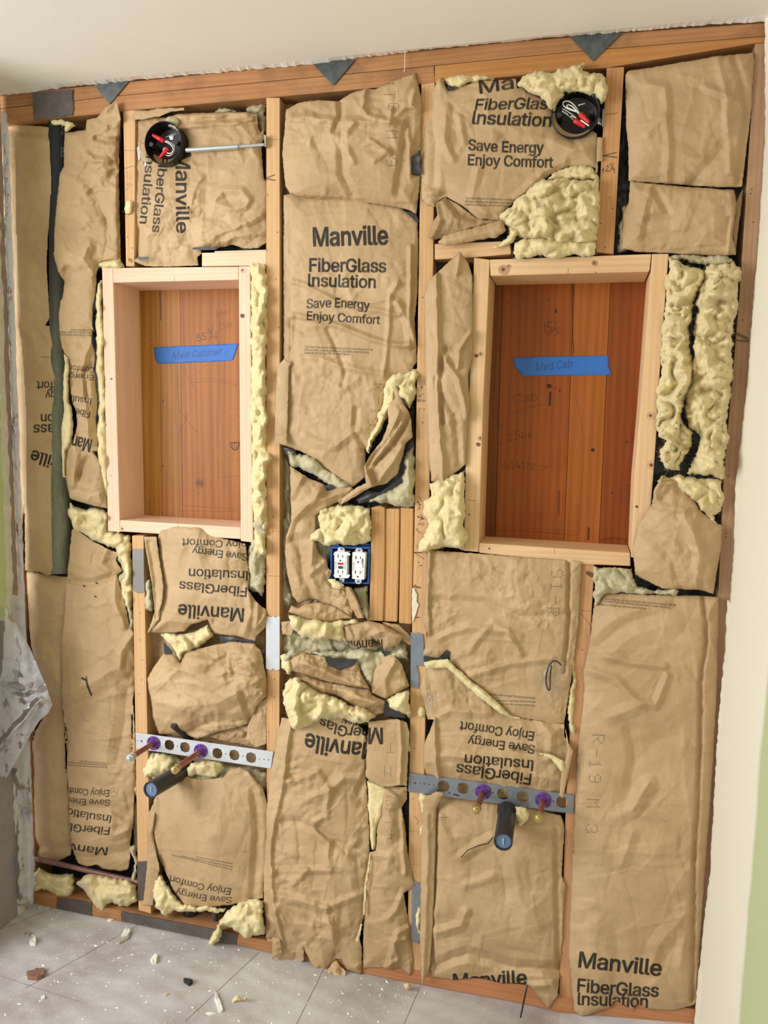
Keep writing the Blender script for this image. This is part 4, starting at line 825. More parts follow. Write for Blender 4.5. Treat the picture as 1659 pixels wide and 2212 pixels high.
# ---------------- bay 1 upper (behind the round box)
b1 = batt('U2 800,1700', 'short sideways batt in the bay above the left cabinet frame, lettering turned downwards', 'kraft-faced batts')
black(b1, 'P 292,235 575,212 575,570 295,578', .06)
def w1(pr):
    fit(pr, 'Insulation', 'U2', '190,560', '112,1358', 100); fit(pr, 'FiberGlass', 'U2', '330,610', '252,1455', 100); fit(pr, 'Manville', 'U2', '515,575', '527,1465', 150, sh2=-.25)
    for x, y in ((120, 355), (135, 405), (160, 410), (175, 430), (130, 430), (125, 450), (150, 465), (175, 465), (115, 480)): p = O('U2 %d,%d' % (x, y))[0]; pr.line([p, p+[.3, 0]], 1.6, .7)
sheet(b1, 'U2 75,215 250,170 400,175 560,130 800,120 1310,112 1430,135 1445,300 1470,340 1500,285 1512,400 1475,480 1480,560 1502,850 1535,900 1530,1450 1535,1575 1440,1640 1290,1645 1150,1600 990,1640 980,1655 800,1662 812,1700 762,1740 772,1835 400,1850 180,1842 60,1790 48,1772 100,1740 40,1300 28,1150 50,750 80,640', .010, 21,
      writing=w1, cut=[(362, 310, 34, 34), (378, 312, 28, 30)], cr=4.6, big=60, asp=.8, bulge=14, bw=22, step=2.8, creases=[('U2 550,300 700,270 880,255 1100,240 1250,220 1370,190', 9, 7), ('U2 560,160 800,150 1310,130', 10, 7), ('U2 800,1590 1000,1480 1200,1410 1470,1270', 12, 8), ('U2 840,1600 1080,1550 1280,1480 1530,1440', 12, 6), ('U2 950,1110 1050,990 1250,990 1340,1100 1300,1170 1100,1180 950,1130', 12, 5), ('U2 680,1250 720,1000 800,850', 14, 4), ('U2 100,1740 240,1400 440,1150', 18, 4), ('U2 320,1700 420,1500 560,1330', 18, -4), ('U2 40,1780 200,1840 770,1830', 10, 5), ('U2 860,1000 840,1120 860,1280', 12, -4), ('U2 90,1440 100,1700', 14, -4)])
black(b1, 'U2 85,1725 130,1738 180,1735 250,1742 200,1765 110,1775', -.012, 2, cr=0)
black(b1, 'U2 650,1638 780,1625 950,1625 985,1652 820,1660 700,1650', -.006, 3, cr=0, name='paper_tear')
sheet(b1, 'U2 15,190 60,92 200,100 330,70 610,66 612,95 460,110 350,160 180,192 40,205', -.005, 22, name='stapling_flange', cr=2, big=40, bulge=4, step=3)
wool('torn_fiberglass', 'U2 1300,85 1380,30 1525,20 1530,330 1470,335 1440,150 1320,115', .045, b1, 20, 14, 10, seed=22, grey=True)
wool('torn_fiberglass', 'U2 940,120 1000,70 1100,78 1200,112 1100,125', .02, b1, 12, 8, 6, seed=23, grey=True)
wool('torn_fiberglass', 'U2 370,240 430,165 500,170 555,210 545,320 480,280', -.005, b1, 10, 8, 5, seed=24, grey=True)
wool('torn_fiberglass', 'U1 1150,1270 1180,1180 1250,1190 1245,1290 1240,1330 1165,1330', -.004, b1, 8, 6, 4, seed=25)
# wool beside the left frame
wl = batt('T5 10,1700', 'yellow wool stuffed in the slot between the left cabinet frame and the long stud', 'loose wool', cat='insulation', name='fiberglass_wool')
wool('wool_tuft', 'T4 1490,190 1590,185 1598,400 1592,700 1595,1000 1595,1300 1630,1350 1595,1420 1595,1936 1510,1936 1512,1800 1500,1500 1500,1200 1495,1050 1498,700 1495,400', .008, wl, 22, 13, 18, seed=31, tear=2, step=2.6)
wool('wool_tuft', 'T7 1510,0 1592,0 1592,430 1570,520 1480,480 1475,300 1500,180', .02, wl, 22, 14, 14, seed=32, grey=True)
# ---------------- bay 1 lower
b2 = batt('T10 1200,1230', 'batt in three torn sheets in the bay below the left cabinet frame', 'kraft-faced batts')
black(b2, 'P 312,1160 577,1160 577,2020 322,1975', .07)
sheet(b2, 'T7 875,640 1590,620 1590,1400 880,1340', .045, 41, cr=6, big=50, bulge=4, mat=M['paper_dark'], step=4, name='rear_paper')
def w2(pr):
    fit(pr, 'Enjoy Comfort', 'T7', '1510,196', '1088,175', 42, sh2=.2); fit(pr, 'Save Energy', 'T7', '1480,266', '1153,226', 44); fit(pr, 'Insulation', 'T7', '1480,370', '1130,356', 56); fit(pr, 'FiberGlass', 'T7', '1476,468', '1075,430', 56); fit(pr, 'Manville', 'T7', '1457,595', '1068,568', 78)
sheet(b2, 'T7 945,160 955,120 1060,100 1190,112 1290,165 1440,200 1472,210 1475,300 1490,400 1480,480 1540,560 1592,602 1590,700 1530,762 1522,790 1400,755 1320,750 1280,742 1240,660 1140,690 1100,730 950,742 900,735 940,640 972,470 952,300', -.002, 42,
      writing=w2, cr=3.6, big=70, bulge=22, bw=30, step=3, creases=[('T7 1480,470 1500,620 1460,740', 12, 6), ('T7 900,735 1000,660 1150,680 1240,665', 14, 5), ('T7 1190,115 1180,260 1220,380', 20, 3), ('T7 1540,560 1530,700 1580,640', 10, 7)])
sheet(b2, 'T7 858,165 935,165 952,300 978,460 968,560 945,612 948,660 900,722 880,745 925,610 905,430 882,300', -.018, 43, name='stapling_flange', cr=1.5, bulge=3, step=3, creases=[('T7 890,200 930,430 935,640', 8, -5)])
wool('torn_fiberglass', 'T7 865,430 900,420 920,560 905,610 865,600', .01, b2, 14, 8, 8, seed=43, grey=True)
wool('torn_fiberglass', 'T7 960,742 1160,735 1240,690 1290,760 1180,830 1100,860 1080,915 1050,855 1000,800', .012, b2, 18, 12, 12, seed=44)
black(b2, 'T7 1305,755 1400,765 1525,790 1525,835 1400,815 1320,792', .0, 4, name='asphalt_tear'); black(b2, 'T7 975,790 1050,865 985,868', -.004, 5, name='asphalt_tear'); black(b2, 'T7 1500,838 1590,840 1560,870 1510,862', -.004, 6, name='asphalt_tear')
def w2c(pr):
    pr.dots('9', O('T7 1435,918')[0], 17, 3.1)
sheet(b2, 'T7 880,1010 920,940 975,862 1030,870 1080,918 1095,860 1190,832 1380,790 1520,800 1562,850 1592,1020 1592,1120 1530,1182 1500,1280 1300,1332 1180,1372 1100,1342 950,1342 915,1250 905,1150 885,1062', -.004, 44,
      writing=w2c, cr=8.5, big=55, bulge=46, bw=48, step=3, creases=[('T7 890,1060 1000,960 1180,930 1400,850', 22, 6), ('T7 940,1150 1100,1180 1300,1160 1560,1010', 26, 8), ('T7 1100,1340 1260,1270 1480,1260', 18, -9), ('T7 1440,1070 1470,1180 1500,1260', 12, -8), ('T7 1440,860 1560,900', 16, 6)])
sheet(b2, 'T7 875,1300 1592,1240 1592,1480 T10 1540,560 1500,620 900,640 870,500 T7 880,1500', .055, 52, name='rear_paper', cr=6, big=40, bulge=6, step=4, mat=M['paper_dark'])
wool('torn_fiberglass', 'T10 860,330 980,350 1100,400 1290,400 1440,420 1540,470 1545,560 1400,520 1100,560 900,560 860,480', .034, b2, 22, 16, 14, seed=51, grey=True)
sheet(b2, 'T7 1480,1290 1530,1180 1592,1120 1592,1400 1530,1425 1470,1380', .002, 45, cr=9, big=26, bulge=10, step=2.8); sheet(b2, 'T7 1230,1345 1350,1310 1490,1290 1560,1430 1400,1400 1280,1370', .012, 47, cr=7, big=30, bulge=6, step=3, mat=M['paper_dark'])
def w2d(pr):
    para(pr, 'T10', [('1345,1010', '993,925'), ('1345,994', '1020,925'), ('1345,976', '1020,915')], 8)
    fit(pr, 'Enjoy Comfort', 'T10', '1337,1122', '980,1045', 38, curve=-3); fit(pr, 'Save Energy', 'T10', '1342,1172', '1020,1122', 36, curve=-4)
    for ch, a, s in (('T', 'T10 1420,885', 20), ('M', 'T10 1400,1020', 18), ('9', 'T10 1385,1130', 14)): pr.dots(ch, O(a)[0], s, 3.2, .6)
sheet(b2, 'T10 888,610 930,540 1040,460 1100,482 1180,492 1290,482 1330,430 1390,420 1440,450 1520,540 1546,640 1542,900 1530,1000 1520,1180 1440,1192 1340,1215 1200,1230 1100,1226 1060,1210 1000,1130 960,1032 912,930 884,800', -.004, 46,
      writing=w2d, cr=3.4, big=75, bulge=40, bw=60, asp=1.8, step=3.2, creases=[('T10 1470,560 1490,800 1460,1180', 14, -6), ('T10 900,610 890,780 915,920', 10, 5), ('T10 1290,480 1280,620 1250,800', 24, 4), ('T10 1130,500 1120,640', 16, 4), ('T10 1440,460 1500,560', 12, 6)])
sheet(b2, 'T10 858,690 912,580 884,800 906,920 922,1010 882,1222 825,1220 850,1000 852,750', -.014, 48, name='stapling_flange', cr=2, big=40, bulge=5, step=3, creases=[('T10 890,700 870,800 900,930 925,1010', 8, 6)])
wool('torn_fiberglass', 'T10 880,1060 930,1040 960,1100 1010,1160 1060,1215 1300,1235 1290,1260 1060,1255 1000,1250 960,1285 900,1235', .0, b2, 22, 12, 10, seed=45)
wool('torn_fiberglass', 'T10 1275,1300 1340,1230 1450,1182 1528,1192 1535,1380 1420,1412 1380,1372 1310,1342 1275,1345 1285,1400 1230,1465 1205,1450 1255,1350', -.002, b2, 38, 18, 16, seed=46)
wool('torn_fiberglass', 'T10 820,440 870,345 960,345 1010,380 990,430 900,470 830,480', .006, b2, 20, 12, 12, seed=47)
wool('torn_fiberglass', 'T10 1080,440 1100,400 1180,385 1290,405 1285,440 1250,480 1190,475 1130,460 1090,480', .004, b2, 22, 12, 14, seed=48)
wool('torn_fiberglass', 'T10 1430,420 1540,450 1540,540 1490,490', .03, b2, 10, 10, 8, seed=49, grey=True)
wool('torn_fiberglass', 'T10 755,440 790,400 800,640 770,560', .03, b2, 10, 8, 8, seed=50)
# ---------------- bay 2 (centre)
b3 = batt('T5 500,1700', 'tall centre batt with the large upright lettering, folded over at the top', 'kraft-faced batts')
black(b3, 'P 606,215 905,180 892,1085 606,1005', .085)
sheet(b3, 'P 606,225 640,225 640,1010 606,1010', .05, 50, cr=2, bulge=3, mat=M['paper_dark'], step=5, name='side_paper')
def w3(pr):
    fit(pr, 'Manville', 'T2', '385,1452', '868,1440', 118); fit(pr, 'FiberGlass', 'T5', '358,260', '855,266', 84); fit(pr, 'Insulation', 'T5', '350,357', '787,368', 80)
    fit(pr, 'Save Energy', 'T5', '340,502', '748,512', 60, curve=-4); fit(pr, 'Enjoy Comfort', 'T5', '340,576', '815,604', 56)
    para(pr, 'T5', [('326,757', '770,776'), ('326,776', '790,796'), ('326,795', '790,812')], 13)
    for ch, a in (('R', 'T5 810,1015'), ('-', 'T5 807,1095'), ('1', 'T5 790,1170'), ('9', 'T5 770,1240')): pr.dots(ch, O(a)[0], 20, 1.6)
sheet(b3, 'T2 190,1120 230,1112 400,1130 720,1150 890,1175 965,1205 1012,1250 1062,1300 T5 1066,100 1062,400 1042,560 1052,700 1058,850 1005,925 900,932 880,970 845,1010 840,1080 820,1180 780,1300 740,1425 720,1422 724,1600 630,1672 540,1600 450,1532 340,1450 220,1402 132,1382 130,1300 150,870 190,832 188,0', .006, 51,
      writing=w3, cr=3.2, big=60, bulge=16, bw=22, step=2.8, asp=.8, creases=[('T5 245,325 330,350 440,410 540,460 700,500 940,540', 9, 6), ('T5 240,545 420,575 560,620 660,660 760,700 880,735 1020,738', 9, 8), ('T5 240,600 330,660 480,640', 12, -4), ('T5 300,820 420,825 560,880 700,905 830,930', 10, 5), ('T5 480,640 590,900 575,1000', 9, -5), ('T5 880,420 870,660 840,950', 8, 5), ('T5 1015,100 1010,560 1050,740', 8, 7), ('T5 330,1335 400,1380 520,1400 660,1300', 14, 6), ('T5 660,1160 655,1300 720,1420', 10, -6), ('T5 930,460 1000,600 1010,740', 12, 6), ('T5 700,480 880,430 930,340', 10, 5), ('T5 270,560 250,760', 10, -4)], steps=[('T5 236,-40 238,860', 16, -8)], tilt=(0, 0))
sheet(b3, 'T5 200,828 238,862 225,880 212,1390 132,1380 130,1300 140,1100 150,868', -.016, 56, name='stapling_flange', cr=1.5, big=40, bulge=4, step=3, curl=[('T5 132,1380 212,1390', 14, 8)])
def w3a(pr):
    for ch, a in (('1', 'T2 875,395'), ('T', 'T2 880,465'), ('6', 'T2 905,545'), ('M', 'T2 897,725'), ('9', 'T2 893,905')): pr.dots(ch, O(a)[0], 22, 1.57)
sheet(b3, 'T2 245,540 300,515 410,500 550,508 575,490 620,460 720,425 790,430 850,395 1045,323 1072,420 1088,500 1090,540 1082,830 1020,885 1026,980 1078,992 1075,1060 1055,1242 990,1215 880,1192 720,1168 480,1152 330,1142 230,1112 200,1060 180,860 205,562', -.004, 52,
      writing=w3a, cr=4.2, big=62, bulge=26, bw=26, step=2.8, creases=[('T2 330,1140 500,1150 720,1165', 7, -6), ('T2 240,620 330,610 520,640 700,640 900,650', 12, 8), ('T2 560,520 560,600 520,700', 10, -8), ('T2 560,640 570,980 640,1120', 14, -7), ('T2 640,900 560,760 640,660', 12, 6), ('T2 750,760 880,850', 8, 7), ('T2 1000,690 1010,880 1010,1000', 8, 7), ('T2 720,430 700,560 740,600 880,640 890,560', 8, 7), ('T2 990,540 880,640', 9, 6), ('T2 930,1100 960,900 1000,660', 14, -7), ('T2 230,1110 480,1020 860,1100', 26, 4), ('T2 780,890 870,820', 10, 5), ('T2 1045,440 1020,540 1075,560', 9, 8)])
black(b3, 'T2 1005,900 1075,825 1082,992 1026,980', -.014, 7, name='asphalt_tear'); black(b3, 'T2 935,1208 1050,1240 1070,1290 1062,1310 1012,1250', .004, 8, name='asphalt_tear')
wool('torn_fiberglass', 'T5 905,925 990,925 1060,885 1060,1050 1012,1155 970,1120 930,1100 880,1180 800,1330 745,1450 728,1430 780,1280 825,1150 840,1030', .008, b3, 22, 12, 12, seed=52)
black(b3, 'T5 928,1008 990,1070 962,1128 932,1092', -.016, 9, name='asphalt_tear', cr=1)
sheet(b3, 'T5 905,960 930,1010 970,1122 1002,1168 1018,1220 1030,1340 985,1382 960,1480 932,1580 862,1642 760,1668 700,1700 560,1785 568,1740 660,1670 725,1640 712,1530 760,1450 830,1360 872,1250 865,1130 918,1080 897,1020', -.018, 53,
      cr=4, big=34, asp=2.5, ang=.5, bulge=14, bw=14, step=2.5, creases=[('T5 940,1180 870,1330 760,1450 715,1530 760,1665', 8, 12), ('T5 1010,1200 900,1400 790,1510', 8, -10), ('T5 740,1560 850,1400 960,1250', 8, 8), ('T5 720,1560 770,1660', 7, 8), ('T5 800,1640 900,1500 960,1400', 9, 7)])
black(b3, 'T5 815,1702 900,1640 945,1570 985,1385 1030,1340 1038,1400 985,1440 962,1640 745,1762 680,1775 662,1742 740,1690', .0, 10, name='asphalt_tear', cr=4)
wool('torn_fiberglass', 'T5 990,1440 1042,1385 1040,1790 1000,1800 940,1790 880,1775 740,1765 750,1740 860,1700 962,1640', .006, b3, 22, 14, 12, seed=53, grey=True)
wool('torn_fiberglass', 'T5 180,1408 275,1455 345,1450 450,1535 560,1605 630,1672 500,1700 470,1640 330,1560 240,1530 225,1480', .012, b3, 14, 10, 10, seed=54, grey=True)
black(b3, 'T5 185,1410 265,1440 270,1460 205,1450', -.004, 11, cr=1, name='asphalt_tear'); black(b3, 'T5 440,1660 500,1645 540,1690 470,1695', -.008, 12, cr=1, name='asphalt_tear')
# lower centre tangle
b4 = batt('T8 700,1300', 'crushed batt in folds around and below the outlet box', 'kraft-faced batts')
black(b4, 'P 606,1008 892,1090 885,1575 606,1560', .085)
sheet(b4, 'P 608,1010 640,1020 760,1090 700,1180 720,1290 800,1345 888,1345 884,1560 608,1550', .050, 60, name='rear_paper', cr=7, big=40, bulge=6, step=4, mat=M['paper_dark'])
wool('torn_fiberglass', 'T8 560,340 640,320 720,560 700,700 690,760 560,600', .035, b4, 18, 14, 14, seed=60, grey=True); wool('torn_fiberglass', 'T8 360,1240 460,1200 800,1240 1060,1290 1270,1260 1275,1420 1150,1400 900,1380 600,1400 360,1400', .040, b4, 16, 14, 14, seed=59, grey=True)
sheet(b4, 'T8 420,20 480,60 560,112 660,152 690,192 740,175 860,172 900,215 780,300 760,280 650,340 602,380 600,480 600,560 622,640 680,690 702,790 690,850 770,905 860,892 890,960 860,1110 780,1080 600,978 480,1002 440,962 400,800 382,640 390,530 428,420', -.004, 61,
      cr=5, big=46, asp=1.6, ang=-.5, bulge=24, bw=26, step=2.8, creases=[('T8 430,240 470,170 520,80', 12, 7), ('T8 640,200 520,320 430,420 395,540', 12, 10), ('T8 480,560 500,700 590,960', 20, -10), ('T8 585,570 560,800 620,960', 12, 10), ('T8 680,700 560,800', 10, 7), ('T8 620,200 600,280 700,250 860,180', 12, 8), ('T8 700,860 600,800', 14, 6)])
sheet(b4, 'T8 810,885 860,892 895,960 960,1112 905,1115 840,1010 820,930', -.022, 62, cr=3.0, big=26, bulge=8, step=2.6, creases=[('T8 840,900 900,1000 940,1110', 6, 8)], name='paper_strip')
sheet(b4, 'T8 690,755 720,770 700,830 760,880 850,900 870,1080 780,1020 700,940 560,860 640,800', -.012, 63, cr=7.5, big=30, bulge=12, step=2.6)
wool('torn_fiberglass', 'T8 640,330 780,300 940,310 990,330 1000,440 995,560 900,590 780,580 700,600 620,560 560,560 560,500 640,470 620,400', .0, b4, 28, 16, 20, seed=61, dens=1.6)
wool('torn_fiberglass', 'T8 690,840 740,830 810,880 780,905 720,890', -.03, b4, 10, 7, 6, seed=62)
wool('torn_fiberglass', 'T8 350,400 420,380 430,640 400,800 460,1000 400,1050 355,1000', .05, b4, 24, 12, 14, seed=63, grey=True); wool('torn_fiberglass', 'T5 185,1440 240,1530 245,1960 200,1960', .05, b4, 14, 12, 12, seed=69, grey=True)
wool('torn_fiberglass', 'T8 880,900 980,880 985,1130 960,1100 920,1010', .02, b4, 12, 10, 10, seed=64, grey=True)
sheet(b4, 'T8 408,1070 430,1020 480,1042 530,1010 640,1000 760,1040 865,1112 760,1122 700,1138 560,1122 450,1082', -.012, 64, cr=7.5, big=40, bulge=18, bw=14, step=2.6)
wool('torn_fiberglass', 'T8 410,1095 540,1120 720,1140 880,1118 930,1140 810,1175 835,1275 720,1262 600,1275 500,1255 430,1180', -.002, b4, 28, 15, 14, seed=65, dens=1.5)
def w4(pr):
    fit(pr, 'Manville', 'T8', '1080,1265', '790,1280', 66)
sheet(b4, 'T8 805,1175 980,1128 1092,1158 1235,1240 1200,1300 1100,1342 1062,1300 1005,1240 1018,1340 870,1310 820,1270', -.014, 65, writing=w4, cr=7.5, big=44, bulge=20, bw=16, step=2.6, creases=[('T8 830,1180 860,1260', 8, 7), ('T8 1010,1240 1100,1200 1230,1250', 12, 8)])
sheet(b4, 'T8 1080,1140 1200,1160 1290,1250 1280,1310 1230,1280', .0, 66, cr=9.0, big=24, bulge=10, step=2.8); sheet(b4, 'T8 355,1140 420,1130 440,1190 430,1240 365,1230', .0, 67, cr=9.0, big=20, bulge=10, step=2.6)
wool('torn_fiberglass', 'T8 440,1240 600,1275 830,1280 870,1320 820,1345 600,1345 460,1330', .045, b4, 8, 10, 10, seed=66, grey=True, dens=2.5)
wool('torn_fiberglass', 'T8 360,1385 430,1335 560,1345 700,1352 850,1342 1000,1345 1150,1340 1250,1325 1262,1400 1180,1400 1040,1500 1000,1600 960,1560 900,1420 700,1395 540,1370 430,1400 395,1480 350,1440', .004, b4, 20, 12, 12, seed=67, grey=True)
wool('torn_fiberglass', 'T8 350,1380 400,1370 440,1480 420,1520 355,1470', -.01, b4, 14, 8, 8, seed=68)
black(b4, 'T8 675,1392 740,1400 905,1408 880,1445 790,1485 700,1450', -.030, 13, cr=3, name='asphalt_tear')
sheet(b4, 'T8 392,1400 440,1345 540,1365 672,1390 700,1450 790,1488 850,1440 905,1410 922,1500 995,1622 860,1602 700,1572 540,1522 430,1492 385,1450', -.016, 68, cr=9.0, big=42, bulge=22, bw=16, step=2.6, creases=[('T8 520,1440 640,1480 800,1560 980,1615', 10, 9), ('T8 900,1500 780,1500', 10, -7)])
sheet(b4, 'T8 1065,1375 1150,1365 1222,1440 1275,1600 1200,1642 1100,1692 1010,1652 1000,1590 1022,1450', -.012, 69, cr=6.0, big=44, bulge=20, bw=18, step=2.6, creases=[('T8 1180,1400 1100,1560 1110,1680', 10, 6)]); black(b4, 'T8 1065,1340 1150,1350 1100,1390', -.02, 14, cr=1, name='asphalt_tear')
sheet(b4, 'T8 430,1540 540,1528 700,1575 990,1622 1012,1662 1102,1702 1092,1792 1010,1815 900,1760 800,1690 740,1662 640,1655 560,1610', -.010, 70, cr=7.5, big=46, bulge=24, bw=20, step=2.6, creases=[('T8 600,1600 800,1630 1060,1730', 16, 8), ('T8 820,1700 900,1690 1090,1720', 12, 7)])
wool('torn_fiberglass', 'T8 368,1640 385,1580 420,1545 470,1535 560,1600 640,1652 740,1680 860,1740 950,1750 1040,1815 980,1860 900,1862 760,1825 640,1835 560,1880 480,1910 430,1895 400,1800 368,1720', -.020, b4, 36, 20, 22, seed=70, dens=1.6)
wool('torn_fiberglass', 'T8 1110,1700 1200,1642 1280,1615 1284,1830 1200,1790 1130,1760', -.004, b4, 24, 14, 12, seed=71)
black(b4, 'T8 1098,1715 1140,1730 1200,1785 1262,1830 1100,1815', -.022, 15, cr=2, name='asphalt_tear')
# ---------------- bay 2 lower
b5 = batt('T11 600,1850', 'centre bottom batt slit down its length, hanging to the floor', 'kraft-faced batts')
black(b5, 'P 606,1540 885,1540 885,2090 606,2040', .05)
def w5(pr):
    fit(pr, 'Manville', 'T11', '830,325', '348,258', 112, curve=-6, sh2=.1); fit(pr, 'FiberGlass', 'T11', '860,200', '400,110', 70, curve=-20); fit(pr, 'Insulation', 'T11', '820,160', '540,70', 60, curve=-15)
sheet(b5, 'T11 180,155 240,160 420,120 500,110 640,150 745,250 765,330 747,540 756,700 768,900 772,1060 764,1160 742,1280 735,1480 722,1530 705,1640 720,1700 716,1882 620,1852 580,1780 545,1775 480,1868 440,1850 415,1870 390,1822 330,1702 330,1790 170,1818 115,1790 130,1640 78,1640 62,1400 60,1200 78,960 80,780 112,500 150,300', -.006, 71,
      writing=w5, cr=6.2, big=66, bulge=24, bw=30, step=3, creases=[('T11 240,180 205,480 160,740 108,970 106,1100 124,1420 182,1650', 8, 9), ('T11 190,600 300,570 420,520 500,640 600,560 740,560', 12, 6), ('T11 200,850 330,860 420,900 560,1000 760,1140', 14, -8), ('T11 500,640 480,820 400,860', 10, 6), ('T11 130,1350 300,1380 480,1440 540,1700', 14, 7), ('T11 480,1440 600,1380 740,1330', 12, 5), ('T11 350,850 500,1000 490,1180 300,1180', 12, 6), ('T11 690,980 640,1040 760,1100', 12, 6), ('T11 150,1450 300,1680 400,1830', 18, 8), ('T11 190,560 340,700 500,650', 14, 5), ('T11 740,560 680,700 760,760', 12, -6), ('T11 250,1280 350,1180', 10, 5)])
wool('torn_fiberglass', 'T11 752,575 850,600 900,625 880,680 858,820 825,880 812,1045 780,1045 768,880 758,720', .002, b5, 12, 8, 4, seed=72, tear=1)
wool('torn_fiberglass', 'T11 772,1060 780,1060 770,1160 750,1290 742,1480 728,1480 735,1280 758,1160', -.018, b5, 5, 4, 2, seed=73, tear=.5, dens=.4); wool('torn_fiberglass', 'T11 712,1540 722,1540 708,1620 690,1660 675,1650 695,1600', -.03, b5, 5, 4, 2, seed=74, tear=.6, dens=.5)
def w5b(pr):
    fit(pr, 'M', 'T11', '858,226', '765,226', 105, sh2=0)
    for ch, a in (('T', 'T11 912,358'), ('M', 'T11 893,515')): pr.dots(ch, O(a)[0], 20, 3.14)
def w5c(pr):
    for ch, a in (('9', 'T11 898,712'), ('1', 'T11 905,795'), ('-', 'T11 897,860'), ('R', 'T11 900,940')): pr.dots(ch, O(a)[0], 18, 3.14)
sheet(b5, 'T11 855,660 880,610 1020,622 1025,700 988,760 1012,900 1028,1060 1052,1180 1082,1290 1042,1312 1000,1335 1030,1500 1066,1780 1062,1862 1040,1890 975,1832 920,1850 860,1832 722,1842 735,1480 742,1280 770,1060 812,1048 825,880', -.002, 73, writing=w5c, cr=4.6, big=60, asp=1.6, bulge=18, bw=24, step=3,
      creases=[('T11 990,780 1000,1000 1010,1200', 8, 8), ('T11 900,1820 960,1600 1040,1560', 10, 8), ('T11 880,1840 960,1780 930,1660 1010,1640', 9, 8), ('T11 780,1070 900,1100 880,1180', 14, 5), ('T11 1000,1330 950,1450 900,1500', 12, 6), ('T11 870,640 960,700', 10, 5)])
sheet(b5, 'T11 765,180 960,165 1022,190 1042,260 1030,400 1022,620 1000,610 850,622 775,585 745,548 755,330', -.016, 72, writing=w5b, cr=2.2, big=50, bulge=9, bw=14, step=2.8, creases=[('T11 975,170 985,400 975,600', 6, 6)], curl=[('T11 745,548 850,622 1000,612', 10, 5)])
sheet(b5, 'T11 860,625 1022,620 1026,650 900,665', -.004, 75, cr=3, big=20, bulge=4, step=2.6, name='torn_paper_edge')
black(b5, 'T11 985,1790 1060,1850 1010,1892 975,1832', .0, 16, name='asphalt_tear', cr=2); black(b5, 'T11 1000,760 1035,700 1040,900 1020,1000', .02, 17, name='asphalt_tear', cr=1)
sheet(b5, 'T11 118,1630 170,1640 186,1740 160,1740 150,1760 118,1780', -.03, 76, name='torn_corner', cr=5, big=18, bulge=6, step=2.6)
for q, l in (('T8 1335,1780 1360,1740 1385,1760 1380,1815 1345,1820', 'small white tuft of wool stuck on the marked stud beside the clear tape'), ('T11 1015,340 1035,310 1040,385 1020,380', 'tiny wool tuft on the marked stud above the right pipe strap')):
    r_ = wool('wool_tuft', q, -.006, None, 8, 6, 5, seed=91, step=2.2, dens=1.2)
    Qc = O(q); p_ = Vector(unp(Qc.mean(0), -.006)[0]); props(r_, l, 'wool'); r_.data.transform(Matrix.Translation(-p_)); r_.location = p_
    for ch in list(r_.children): ch.data.transform(Matrix.Translation(-p_))
# ---------------- bay 3 upper
b6 = batt('T3 500,900', 'batt above the right cabinet frame with a torn hole of yellow wool', 'kraft-faced batts')
black(b6, 'P 940,182 1312,148 1290,560 936,560', .08)
def w6(pr):
    fit(pr, 'Manville', 'T3', '300,332', '760,262', 58, shear=.05); fit(pr, 'FiberGlass', 'T3', '275,412', '655,408', 52, shear=.2, curve=-2); fit(pr, 'Insulation', 'T3', '262,475', '633,488', 60, shear=.12)
    fit(pr, 'Save Energy', 'T3', '245,598', '598,612', 50, curve=2); fit(pr, 'Enjoy Comfort', 'T3', '243,670', '643,682', 50)
    para(pr, 'T3', [('230,830', '560,842'), ('229,845', '560,858'), ('228,860', '560,872')], 9)
sheet(b6, 'T3 105,252 122,270 150,320 182,308 290,272 480,262 520,320 600,360 650,420 850,520 858,690 820,682 720,680 640,712 560,772 480,822 400,902 402,935 290,925 220,868 140,818 95,848 92,870 50,862 20,830 18,650 40,500 68,340', .000, 81,
      writing=w6, cut=[(1244, 244, 45, 45)], cr=4.0, big=70, asp=1.8, bulge=20, bw=26, step=3, creases=[('T3 60,380 90,560 80,760', 14, -5), ('T3 140,400 130,560 170,640', 14, 6), ('T3 200,440 220,560 200,600', 12, 5), ('T3 290,690 260,830 330,900', 14, 5), ('T3 480,820 600,700 700,650', 14, 5), ('T3 650,560 740,600 860,560', 20, 6), ('T3 100,800 40,800', 10, 5)])
sheet(b6, 'T3 92,850 138,820 215,870 290,926 402,936 330,950 240,972 130,1012 78,1022 55,1012 70,950 98,905', -.008, 82, cr=4, big=40, bulge=16, bw=16, step=2.6, mat=M['paper_dark'], creases=[('T3 140,820 200,900 280,930', 12, -8), ('T3 95,870 110,930 70,1010', 10, 8)])
sheet(b6, 'T3 100,1036 130,1000 250,970 405,928 422,980 380,1012 300,1022 262,1032 180,1048 130,1052', -.020, 83, cr=2.5, big=36, bulge=18, bw=14, step=2.6, tear=1.4, name='rolled_paper_edge')
black(b6, 'T3 120,258 155,322 182,312 175,290 150,300 135,262', -.010, 18, cr=0, name='asphalt_tear')
wool('torn_fiberglass', 'T3 128,262 160,248 270,243 300,240 385,262 290,282 170,312 150,308', .010, b6, 12, 8, 8, seed=81)
wool('torn_fiberglass', 'T3 475,292 500,250 560,225 650,235 665,215 720,212 792,186 780,222 815,240 860,235 892,258 903,300 885,370 870,385 840,340 700,330 655,400 640,420 600,362 540,330', -.012, b6, 26, 18, 16, seed=82, cut=[(1245, 244, 46, 46)])
wool('torn_fiberglass', 'T3 640,712 740,675 830,685 858,722 860,742 700,735 620,740', -.004, b6, 16, 12, 9, seed=83); 
wool('torn_fiberglass', 'T3 388,912 480,820 600,735 700,728 862,740 858,900 850,1030 790,1040 700,1060 560,1020 480,1005 430,960', -.002, b6, 34, 26, 22, seed=84, dens=1.5)
